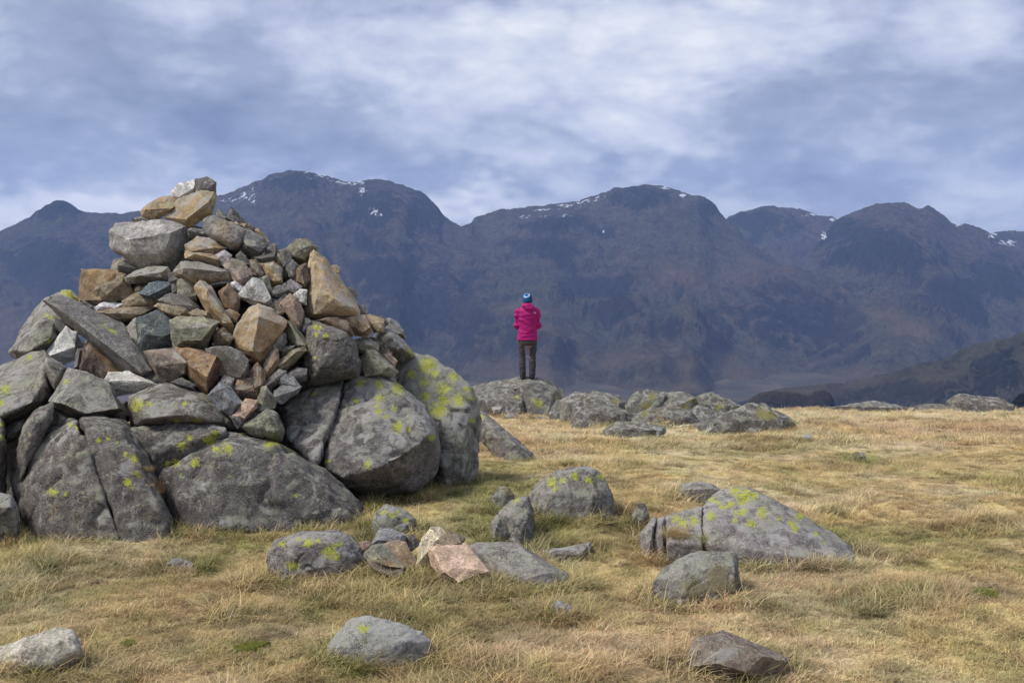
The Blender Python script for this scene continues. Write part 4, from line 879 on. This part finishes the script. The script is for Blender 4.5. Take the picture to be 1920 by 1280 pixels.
on_turf('flat rock strip along the plateau lip', [('Z8', '75,225 250,198 480,198 680,198 805,240 720,280 300,280')], 'od', seed=77, bury=0.4, lay=0.5, thick=0.8, d=22.4, **far)

on_turf('low slab bridging the gap between the walker\'s rocks and the outcrop', [('A', '1036,775 1050,756 1075,758 1088,775 1080,795 1045,792')], 'od', seed=91, bury=0.2, lay=0.6, thick=0.6, d=18.6, **far)
on_turf('flat slab edge breaking the turf before the folded rock', [('A', '1140,806 1165,794 1200,796 1230,808 1200,818 1155,816')], 'od', seed=92, bury=0.2, lay=1.0, thick=0.6, **far)
on_turf('long low bedrock ridge joining the outcrop rocks', [('A', '1068,800 1090,782 1150,776 1240,772 1330,776 1400,782 1450,795 1470,812 1380,822 1250,815 1120,806')], 'od', seed=90, bury=0.2, lay=0.8, thick=1.6, d=16.7, moss=[(1240, 785, 16), (1330, 800, 14), (1460, 805, 16)], **far)

# ------------------------------------------------------------------ combined BVH of the rocks
bv = []; bf = []
for V, F in HULLS:
    n = len(bv); bv.extend([tuple(v) for v in V]); bf.extend([[i + n for i in f] for f in F])
BVH = BVHTree.FromPolygons(bv, bf)
# ------------------------------------------------------------------ the walker, seen from behind, arms folded
def ellipsoid(c, r, nu=20, nv=12):
    u = np.linspace(0, 2 * math.pi, nu, endpoint=False); v = np.linspace(0.12, math.pi - 0.12, nv)
    V = [(c[0] + r[0] * math.sin(b) * math.cos(a), c[1] + r[1] * math.sin(b) * math.sin(a), c[2] - r[2] * math.cos(b)) for b in v for a in u]
    F = [list(f) for f in grid_faces(nu, nv, True)] + [list(range(nu))[::-1], list(range((nv - 1) * nu, nv * nu))]
    return np.array(V), F
def loft(rings, n=20):
    """rings: (x, y, z, rx, ry) cross-sections, roughly level"""
    V = []
    for x, y, z, rx, ry in rings:
        for k in range(n):
            a = 2 * math.pi * k / n; V.append((x + rx * math.cos(a), y + ry * math.sin(a), z))
    m = len(rings)
    F = [list(f) for f in grid_faces(n, m, True)] + [list(range(n))[::-1], list(range((m - 1) * n, m * n))]
    return np.array(V), F
def limb(path, n=14):
    """path: (x, y, z, r) along a bent limb, rounded at both ends"""
    P = [Vector(p[:3]) for p in path]; Rr = [p[3] for p in path]
    rings = []
    for i in range(len(P)):
        t = ((P[min(i + 1, len(P) - 1)] - P[i]).normalized() if i < len(P) - 1 else Vector()) + ((P[i] - P[i - 1]).normalized() if i else Vector())
        t.normalize(); rings.append((P[i], t, Rr[i]))
    p0, t0, r0 = rings[0]; p1, t1, r1 = rings[-1]
    full = [(p0 - t0 * r0 * 0.9, t0, r0 * 0.4), (p0 - t0 * r0 * 0.55, t0, r0 * 0.8)] + rings + [(p1 + t1 * r1 * 0.55, t1, r1 * 0.8), (p1 + t1 * r1 * 0.9, t1, r1 * 0.4)]
    V = []
    for p, t, r in full:
        a = t.orthogonal().normalized() if abs(t.z) > 0.95 else t.cross(Vector((0, 0, 1))).normalized(); b = t.cross(a)
        for k in range(n):
            an = 2 * math.pi * k / n; q = p + a * r * math.cos(an) + b * r * math.sin(an); V.append(q[:])
    m = len(full)
    return np.array(V), [list(f) for f in grid_faces(n, m, True)] + [list(range(n))[::-1], list(range((m - 1) * n, m * n))]
def fuse(parts, vox, it=3, fold=0.0, fs=(9, 9, 22), seed=0):
    VV = []; FF = []; n = 0
    for V, F in parts: VV.append(V); FF += [[i + n for i in f] for f in F]; n += len(V)
    co, fc, ed = remeshed(np.concatenate(VV), FF, vox); co = relax(co, ed, it)
    if fold: co = co + normals(co, fc) * (fold * fbm(co * np.array(fs), 3, seed))[:, None]
    return co, fc
def plain(name, colr, rough=0.8, var=0.15, sc=60):
    m, t, b = material(name); tcx = t.new('ShaderNodeTexCoord'); n = t.noise(tcx.outputs['Object'], sc, 4)
    n2 = t.noise(tcx.outputs['Object'], 8, 3)
    t.l.new(t.mix(1.0, colr, t.grey(t.math('MULTIPLY', t.remap(n, 0.3, 0.7, 1 - var, 1 + var), t.remap(n2, 0.3, 0.7, 0.9, 1.1))), 'MULTIPLY'), b.inputs['Base Color'])
    b.inputs['Roughness'].default_value = rough; bump(t, b, n, 0.3, 0.004); return m
def build_person():
    px, Y = 989.0, 21.25
    X = float(at(px, 714, Y)[0])
    hit = BVH.ray_cast(Vector((X, Y, 5)), Vector((0, 0, -1)))
    zf = hit[0].z if hit[0] is not None else float(at(px, 714, Y)[2])
    def mk(name, parts_out, mat, parent=None):
        co, fc = parts_out; me = mesh_from(co, fc, name); smooth(me); return link(name, me, mat, parent)
    skin = plain('skin', (0.42, 0.25, 0.18), 0.6, 0.05)
    body = [ellipsoid((0, 0.015, 1.535), (0.074, 0.092, 0.118)), ellipsoid((0, 0.105, 1.525), (0.013, 0.022, 0.022), 10, 8), ellipsoid((0.075, 0.01, 1.525), (0.012, 0.02, 0.032), 10, 8), ellipsoid((-0.075, 0.01, 1.525), (0.012, 0.02, 0.032), 10, 8),
            limb([(0, 0, 1.36, 0.055), (0, 0.0, 1.47, 0.052)]), loft([(0, 0, 0.74, .15, .10), (0, 0, .9, .145, .095), (0, 0, 1.05, .135, .09), (0, 0, 1.2, .16, .10), (0, 0, 1.32, .16, .09), (0, 0, 1.39, .07, .06)])]
    for s in (-1, 1):
        body += [limb([(s * .17, 0, 1.31, .05), (s * .222, .0, 1.04, .042), (s * .06, .17, 1.07 + .03 * s, .036), (-s * .05, .185, 1.09 + .03 * s, .028)]),
                 limb([(s * .085, 0, .76, .085), (s * .09, .01, .43, .055), (s * .09, -.01, .26, .05), (s * .088, -.02, .07, .036)]), limb([(s * .086, -.03, .05, .033), (s * .095, .14, .04, .03)]),
                 ellipsoid((-s * .085, .187, 1.095 + .03 * s), (.045, .018, .036), 12, 8)]
        for k in range(4):   # four fingers closing round the other arm
            zz_ = 1.122 + .03 * s - k * .018; L = (.052, .06, .056, .044)[k]
            body.append(limb([(-s * .115, .190, zz_, .009), (-s * (.115 + L * .6), .178, zz_ - .002, .0085), (-s * (.115 + L), .150, zz_ - .004, .0075)], 8))
        body.append(limb([(-s * .07, .19, 1.125 + .03 * s, .011), (-s * .085, .195, 1.16 + .03 * s, .010), (-s * .10, .188, 1.18 + .03 * s, .008)], 8))
    o = mk('person', fuse(body, 0.0085, 2), skin); o.location = (X, Y, zf - 0.012)
    tag(o, 'person in a pink jacket and blue beanie standing with back turned on an outcrop', 'person')
    pinkm = plain('pink_shell', (0.36, 0.007, 0.145), 0.62, 0.08, 90)
    jk = [loft([(0, 0, .765, .196, .135), (0, 0, .79, .200, .138), (0, 0, .92, .188, .128), (0, 0, 1.02, .184, .124), (0, 0, 1.14, .196, .13), (0, -.005, 1.25, .205, .132), (0, -.005, 1.32, .196, .122), (0, 0, 1.375, .145, .105), (0, 0, 1.42, .095, .09), (0, 0.005, 1.47, .082, .085)], 28)]
    for s in (-1, 1): jk.append(limb([(s * .170, -.005, 1.315, .075), (s * .205, -.01, 1.2, .066), (s * .222, -.005, 1.06, .060), (s * .205, .05, 1.01, .058), (s * .12, .14, 1.05, .052), (s * .03, .185, 1.085 + .02 * s, .046)]))
    J = mk('jacket', fuse(jk, 0.010, 2, 0.018, (8, 8, 18), 40), pinkm, o)
    H = mk('hood', fuse([ellipsoid((0.0, -.075, 1.425), (.118, .075, .052)), ellipsoid((.03, -.105, 1.375), (.105, .050, .050)), ellipsoid((.07, -.085, 1.40), (.075, .05, .04)), ellipsoid((0, .02, 1.44), (.105, .09, .04))], 0.010, 2, 0.012, (14, 14, 22), 41), pinkm, J)
    HM = mk('hem', fuse([loft([(0, 0, .752, .198, .137), (0, 0, .758, .203, .141), (0, 0, .785, .2035, .1415), (0, 0, .79, .198, .137)], 28)], 0.008, 1), pinkm, J)
    tr = plain('trouser_cloth', (0.062, 0.056, 0.060), 0.9, 0.12, 120)
    tp = [loft([(0, 0, .66, .165, .115), (0, 0, .70, .182, .13), (0, 0, .78, .188, .13), (0, 0, .88, .17, .115)], 24)]
    for s in (-1, 1): tp.append(limb([(s * .100, 0, .72, .084), (s * .104, .0, .58, .073), (s * .100, .005, .44, .065), (s * .098, .0, .375, .061), (s * .099, -.005, .345, .068), (s * .099, -.01, .24, .066), (s * .094, -.01, .13, .062), (s * .092, -.01, .075, .062)]))
    mk('trousers', fuse(tp, 0.008, 2, 0.012, (10, 10, 22), 42), tr, o)
    bm_ = plain('boot_leather', (0.018, 0.017, 0.018), 0.5)
    for s in (-1, 1):
        b = mk('boot', fuse([limb([(s * .088, -.035, .045, .047), (s * .092, .05, .045, .046), (s * .10, .16, .038, .04)]), limb([(s * .088, -.025, .06, .05), (s * .088, -.02, .13, .05)]), loft([(s * .093, .05, .0, .05, .14), (s * .093, .05, .03, .052, .142)], 18)], 0.009, 1), bm_, o)
    m, t, b = material('knit_beanie'); tcx = t.new('ShaderNodeTexCoord')
    ax = Vector((-0.22, -0.62, 0.75)).normalized()
    dv = t.vmath('NORMALIZE', t.vmath('SUBTRACT', tcx.outputs['Object'], (0, 0, 1.562)))
    ca = t.vmath('DOT_PRODUCT', dv, tuple(ax)); nz = t.noise(tcx.outputs['Object'], 55, 2)
    ca = t.math('ADD', ca, t.math('MULTIPLY', t.math('SUBTRACT', nz, 0.5), 0.10))
    cbl = t.mix(t.remap(ca, 0.905, 0.915), (0.42, 0.50, 0.70), (0.010, 0.10, 0.36)); cbl = t.mix(t.remap(ca, 0.76, 0.78), (0.010, 0.09, 0.20), cbl)
    cbl = t.mix(t.remap(ca, 0.05, 0.06), (0.008, 0.02, 0.06), cbl)
    t.l.new(cbl, b.inputs['Base Color']); b.inputs['Roughness'].default_value = 0.95; bump(t, b, t.noise(t.vmath('MULTIPLY', tcx.outputs['Object'], (1, 1, 2)), 140, 2), 0.6, 0.006)
    bn = fuse([ellipsoid((0, 0.0, 1.562), (.093, .105, .104), 28, 18), loft([(0, 0, 1.492, .086, .099), (0, 0, 1.50, .093, .106), (0, 0, 1.535, .094, .107), (0, 0, 1.55, .09, .102)], 28)], 0.008, 2, 0.003, (30, 30, 30), 43)
    mk('beanie', bn, m, o)
    # small white mark behind the shoulder: three nested quarter arcs
    jb = BVHTree.FromPolygons([v.co[:] for v in J.data.vertices], [p.vertices[:] for p in J.data.polygons])
    V = []; F = []
    for k in range(3):
        ra, rb_ = 0.012 + k * 0.013, 0.021 + k * 0.013; st = len(V); n = 9
        for i in range(n):
            a = math.pi / 2 * i / (n - 1)
            for rr_ in (ra, rb_):
                x = 0.120 + rr_ * math.cos(a); z = 1.272 + rr_ * 0.8 * math.sin(a)
                h = jb.ray_cast(Vector((x, -1, z)), Vector((0, 1, 0))); V.append((x, (h[0].y if h[0] is not None else -.12) - 0.004, z))
        for i in range(n - 1): F.append((st + 2 * i, st + 2 * i + 2, st + 2 * i + 3, st + 2 * i + 1))
    me = mesh_from(V, F, 'logo'); link('logo', me, plain('white_print', (0.55, 0.50, 0.53), 0.7), J)
build_person()
# ------------------------------------------------------------------ moss cushions
def moss_material():
    m, t, b = material('moss'); tcx = t.new('ShaderNodeTexCoord'); n = t.noise(tcx.outputs['Object'], 120, 4, 0.7); n2 = t.noise(tcx.outputs['Object'], 18, 4)
    c = t.mix(t.remap(n, 0.35, 0.65), (0.07, 0.085, 0.012), (0.20, 0.22, 0.035)); c = t.mix(t.remap(n2, 0.55, 0.75, 0, 0.6), c, (0.16, 0.12, 0.03))
    t.l.new(c, b.inputs['Base Color']); bump(t, b, n, 1.0, 0.02); b.inputs['Roughness'].default_value = 1.0; return m
MM = moss_material()
MOSS = [(472, 1218, 30, 'round green moss cushion beside the bare earth patch'), (242, 1209, 13, 'small moss cushion alone in the short straw turf'), (1845, 1114, 28, 'bright green moss patch on reddish turf')]
MOSSW = []
for i, (px, py, hw, lab) in enumerate(MOSS):
    Y = ground_hit(px, py); c = at(px, py, Y); rx = hw / FPX * Y; ry = rx * 0.95; nu, nv = 40, 16; V = []
    for v in range(nv):
        rr = (v / (nv - 1))
        for u in range(nu):
            a = 2 * math.pi * u / nu; k = 1 + 0.75 * float(vnoise(np.array([math.cos(a) * 1.9 + i * 7, math.sin(a) * 1.9, 0.5]), 50)) + 0.3 * float(vnoise(np.array([math.cos(a) * 5 + i * 7, math.sin(a) * 5, 0.5]), 52))
            x = c[0] + rx * rr * k * math.cos(a); y = Y + ry * rr * k * math.sin(a); V.append((x, y, rr))
    V = np.array(V); rr = V[:, 2].copy(); V[:, 2] = ground_z(V[:, 0], V[:, 1]) + 0.014 + rx * 0.13 * np.sqrt(np.clip(1 - rr ** 2, 0, 1)) - 0.03 * (rr > 0.99) + 0.008 * fbm(V * np.array([30, 30, 0]) + 1, 3, 51) * (rr < 0.95)
    o0 = np.array([c[0], Y, V[:, 2].min()]); me = mesh_from(V - o0, grid_faces(nu, nv, True), 'moss_cushion'); smooth(me)
    tag(link('moss_cushion', me, MM, None, tuple(o0)), lab, 'moss'); MOSSW.append((c[0], Y, rx))

# ------------------------------------------------------------------ grass: uncountable, one object of instanced tufts
def grass_material():
    m, t, b = material('grass_blade')
    c = t.attr('gcol', 'INSTANCER').outputs['Color']; bl = t.attr('bl').outputs['Fac']
    hue = t.attr('hu').outputs['Fac']
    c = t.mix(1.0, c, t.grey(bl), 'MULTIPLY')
    c = t.mix(t.remap(hue, 0.88, 1.0, 0, 0.7), c, (0.15, 0.19, 0.045)); c = t.mix(t.remap(hue, 0.12, 0.0, 0, 0.7), c, (0.66, 0.53, 0.33))
    t.l.new(c, b.inputs['Base Color']); b.inputs['Roughness'].default_value = 0.75; b.inputs['Specular IOR Level'].default_value = 0.15
    tr = t.new('ShaderNodeBsdfTranslucent'); t.l.new(c, tr.inputs[0]); mx = t.new('ShaderNodeMixShader'); mx.inputs[0].default_value = 0.22
    t.l.new(b.outputs[0], mx.inputs[1]); t.l.new(tr.outputs[0], mx.inputs[2]); t.l.new(mx.outputs[0], t.n['Material Output'].inputs['Surface']); return m
MG = grass_material()
PROTO = bpy.data.collections.new('grass_tufts')
def tuft(idx, n, rad, l0, l1, wid, lean, curl, spread, seed):
    r = np.random.default_rng(seed); V = []; F = []; B = []; Hh = []
    for k in range(n):
        a0 = r.uniform(0, 2 * math.pi); q = rad * math.sqrt(r.random()); bx, by = q * math.cos(a0), q * math.sin(a0)
        az = r.normal(0, spread); L = r.uniform(l0, l1); el = math.radians(np.clip(r.normal(90 - lean, 16), 8, 88)); wd = wid * r.uniform(.6, 1.3)
        cu = math.radians(curl * r.uniform(.4, 1.4)); br = r.uniform(.72, 1.32); hu = r.random()
        p = np.array([bx, by, -0.006]); w_ = np.array([-math.sin(az + r.normal(0, .5)), math.cos(az), 0.0]); st = len(V); segs = 3
        for s in range(segs + 1):
            ww = wd * (1 - s / segs) ** 0.7 * 0.5
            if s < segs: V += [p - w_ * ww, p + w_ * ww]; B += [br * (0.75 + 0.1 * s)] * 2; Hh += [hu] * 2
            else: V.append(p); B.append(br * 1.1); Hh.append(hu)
            d = np.array([math.cos(el) * math.cos(az), math.cos(el) * math.sin(az), math.sin(el)]); p = p + d * L / segs; el -= cu / segs; az += r.normal(0, .22)
            p[2] = max(p[2], 0.004)
        for s in range(segs - 1): F.append((st + 2 * s, st + 2 * s + 1, st + 2 * s + 3, st + 2 * s + 2))
        F.append((st + 2 * segs - 2, st + 2 * segs - 1, st + 2 * segs, st + 2 * segs))
    me = bpy.data.meshes.new('tuft'); me.from_pydata([tuple(v) for v in V], [], [f if f[2] != f[3] else f[:3] for f in F])
    add_attr(me, 'bl', B); add_attr(me, 'hu', Hh); me.materials.append(MG)
    o = bpy.data.objects.new('tuft_%02d' % idx, me); PROTO.objects.link(o)
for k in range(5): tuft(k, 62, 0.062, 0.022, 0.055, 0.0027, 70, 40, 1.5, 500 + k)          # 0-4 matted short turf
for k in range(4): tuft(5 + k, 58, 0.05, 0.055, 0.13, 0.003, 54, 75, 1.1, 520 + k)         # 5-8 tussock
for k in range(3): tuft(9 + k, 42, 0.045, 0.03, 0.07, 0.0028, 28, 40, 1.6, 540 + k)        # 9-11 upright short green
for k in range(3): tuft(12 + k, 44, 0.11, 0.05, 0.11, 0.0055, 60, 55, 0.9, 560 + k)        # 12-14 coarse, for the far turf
def build_grass():
    r = np.random.default_rng(3); X = []; Yv = []
    for y0, y1, dens in ((3.7, 6.5, 620), (6.5, 9.5, 400), (9.5, 14, 190), (14, 24.5, 95)):
        area = (y1 - y0) * (0.54 * (y0 + y1) + 2.0); n = int(area * dens)
        yy = np.sqrt(r.uniform(y0 ** 2, y1 ** 2, n)); X.append(r.uniform(-1, 1, n) * (0.54 * yy + 1.0)); Yv.append(yy)
    x = np.concatenate(X); y = np.concatenate(Yv); z = ground_z(x, y)
    col, soil, green = turf_colour(x, y)
    keep = np.ones(len(x), bool); close = np.full(len(x), 9.0)
    for i in range(len(x)):
        p = Vector((x[i], y[i], z[i] - 0.0)); h = BVH.ray_cast(p, Vector((0, 0, 1)), 4.0)
        if h[0] is not None and h[1].z > 0: keep[i] = False; continue
        nn = BVH.find_nearest(p, 0.16)
        if nn[0] is not None: close[i] = nn[3]
    keep &= r.random(len(x)) > 0.8 * soil
    for mx, my, mr in MOSSW: keep &= np.hypot(x - mx, (y - my)) > mr * 0.62
    u = r.random(len(x)); far = y > 12.5
    tus = 0.8 * sstep(0.12, 0.45, fbm(xyz(x * 0.9, y * 0.9, 7.7), 3, 60)) * 0.75 + 0.09 + 0.35 * sstep(12, 18, y) * sstep(0, 4, x) + np.where(close < 0.10, 0.45, 0)
    idx = r.integers(0, 5, len(x)); idx = np.where(u < tus, 5 + r.integers(0, 4, len(x)), idx)
    idx = np.where((green > 0.5) & (u > 0.72), 9 + r.integers(0, 3, len(x)), idx)
    idx = np.where(far & (u > 0.30), 12 + r.integers(0, 3, len(x)), idx)
    lay = 0.5 + 1.5 * fbm(xyz(x * 0.35, y * 0.35, 2.7), 2, 61) + r.normal(0, 0.9, len(x))
    sc = r.uniform(0.7, 1.3, len(x)) * np.where(far, 1.15, 1.0) * np.where(close < 0.10, 1.15, 1.0) * np.where(idx >= 12, 1.0, np.where(idx >= 5, 0.55 + 0.6 * sstep(0, 0.5, tus), 1.0))
    col = col * r.uniform(0.50, 1.28, (len(x), 1)) * (1 + r.normal(0, 0.05, (len(x), 3)))
    near_rock = np.where(close < 0.08, r.random(len(x)) < 0.45, False)
    col[near_rock] = col[near_rock] * 0.35 + GREEN * 0.65
    x, y, z, idx, lay, sc, col = [a[keep] for a in (x, y, z, idx, lay, sc, col)]
    ex = []   # wisps rooted in the cracks of the boulders, and the fur of the moss cushions
    for gx, gy, n, rr, c, ii, s_ in ((300, 908, 26, 14, RED * 0.8, 5, 0.62), (233, 752, 12, 6, STRAW * 0.6, 5, 0.7), (240, 775, 8, 4, STRAW * 0.6, 5, 0.6), (258, 822, 10, 5, STRAW * 0.6, 5, 0.5), (272, 878, 10, 6, STRAW * 0.55, 5, 0.55), (1270, 1000, 30, 12, STRAW * 0.8, 5, 0.8), (1320, 1012, 16, 10, GREEN * 1.3, 5, 0.7), (1490, 800, 14, 16, GREEN * 1.2, 6, 1.2), (1240, 775, 12, 20, STRAW, 6, 1.0)):
        for _ in range(n):
            q = (gx + r.normal(0, rr * .6), gy + r.normal(0, rr * .4)); dd = ray(*q); h = BVH.ray_cast(Vector(CAM), Vector(dd).normalized(), 40)
            if h[0] is not None: ex.append((h[0].x, h[0].y + 0.01, h[0].z - 0.01, ii + r.integers(0, 3), r.uniform(0, 6.28), s_ * r.uniform(.7, 1.2), c * r.uniform(.7, 1.2)))
    for mx, my, mr in MOSSW:
        for _ in range(int(9000 * mr * mr) + 12):
            a_ = r.uniform(0, 6.28); q = mr * 0.97 * math.sqrt(r.random()); X_ = mx + q * math.cos(a_); Y_ = my + q * math.sin(a_)
            ex.append((X_, Y_, float(ground_z(X_, Y_)) + 0.008 + mr * 0.11 * math.sqrt(max(0, 1 - (q / mr) ** 2)), 9 + r.integers(0, 3), r.uniform(0, 6.28), r.uniform(.25, .42), np.array((0.24, 0.25, 0.04)) * r.uniform(.6, 1.3)))
    x, y, z, lay, sc = [np.concatenate([a, [e_[k] for e_ in ex]]) for a, k in ((x, 0), (y, 1), (z, 2), (lay, 4), (sc, 5))]
    idx = np.concatenate([idx, [e_[3] for e_ in ex]]); col = np.concatenate([col, [e_[6] for e_ in ex]])
    # for a in (x, y, z, idx, lay, sc, col)]
    me = bpy.data.meshes.new('grass'); me.vertices.add(len(x)); me.vertices.foreach_set('co', np.stack([x, y, z], -1).astype(np.float32).ravel())
    a = me.attributes.new('idx', 'INT', 'POINT'); a.data.foreach_set('value', idx.astype(np.int32))
    rot = np.stack([r.normal(0, .08, len(x)), r.normal(0, .08, len(x)), lay], -1)
    a = me.attributes.new('rot', 'FLOAT_VECTOR', 'POINT'); a.data.foreach_set('vector', rot.astype(np.float32).ravel())
    add_attr(me, 'sc', sc)
    a = me.attributes.new('gcol', 'FLOAT_COLOR', 'POINT'); a.data.foreach_set('color', np.concatenate([np.clip(col, 0.01, 0.8), np.ones((len(x), 1))], 1).astype(np.float32).ravel())
    o = link('grass', me, MG); tag(o, 'short windblown straw-coloured moorland grass with green tufts', kind='stuff')
    ng = bpy.data.node_groups.new('grass_scatter', 'GeometryNodeTree')
    ng.interface.new_socket('Geometry', in_out='INPUT', socket_type='NodeSocketGeometry'); ng.interface.new_socket('Geometry', in_out='OUTPUT', socket_type='NodeSocketGeometry')
    N = ng.nodes; Lk = ng.links; gi = N.new('NodeGroupInput'); go = N.new('NodeGroupOutput'); ip = N.new('GeometryNodeInstanceOnPoints'); ci_ = N.new('GeometryNodeCollectionInfo')
    ci_.inputs['Collection'].default_value = PROTO; ci_.inputs['Separate Children'].default_value = True; ci_.inputs['Reset Children'].default_value = True
    def na(nm, ty):
        q = N.new('GeometryNodeInputNamedAttribute'); q.data_type = ty; q.inputs[0].default_value = nm; return q.outputs[0]
    m2p = N.new('GeometryNodeMeshToPoints'); Lk.new(gi.outputs[0], m2p.inputs[0])
    Lk.new(m2p.outputs[0], ip.inputs['Points']); Lk.new(ci_.outputs[0], ip.inputs['Instance']); ip.inputs['Pick Instance'].default_value = True
    Lk.new(na('idx', 'INT'), ip.inputs['Instance Index']); Lk.new(na('rot', 'FLOAT_VECTOR'), ip.inputs['Rotation']); Lk.new(na('sc', 'FLOAT'), ip.inputs['Scale'])
    Lk.new(ip.outputs[0], go.inputs[0])
    md = o.modifiers.new('scatter', 'NODES'); md.node_group = ng
    print('GRASS', len(x))
build_grass()
# ------------------------------------------------------------------ haze: the air between here and the mountains
def box_mesh(x0, x1, y0, y1, z0, z1):
    V = [(x, y, z) for z in (z0, z1) for y in (y0, y1) for x in (x0, x1)]
    return mesh_from(V, [(0, 2, 3, 1), (4, 5, 7, 6), (0, 1, 5, 4), (2, 6, 7, 3), (0, 4, 6, 2), (1, 3, 7, 5)], 'haze')
hm = bpy.data.materials.new('air'); hm.use_nodes = True; ht = NT(hm.node_tree); ht.n.remove(ht.n['Principled BSDF'])
pv = ht.new('ShaderNodeVolumePrincipled'); pv.inputs['Color'].default_value = (0.37, 0.55, 1.0, 1); pv.inputs['Density'].default_value = 6.6e-5; pv.inputs['Anisotropy'].default_value = 0.0
ht.l.new(pv.outputs[0], ht.n['Material Output'].inputs['Volume'])
hz = link('haze', box_mesh(-9500, 9500, -9500, 9500, -420, 1100), hm); tag(hz, 'thin blue-grey air between the plateau and the mountains', kind='stuff')
bpy.data.scenes.remove(SHOP)
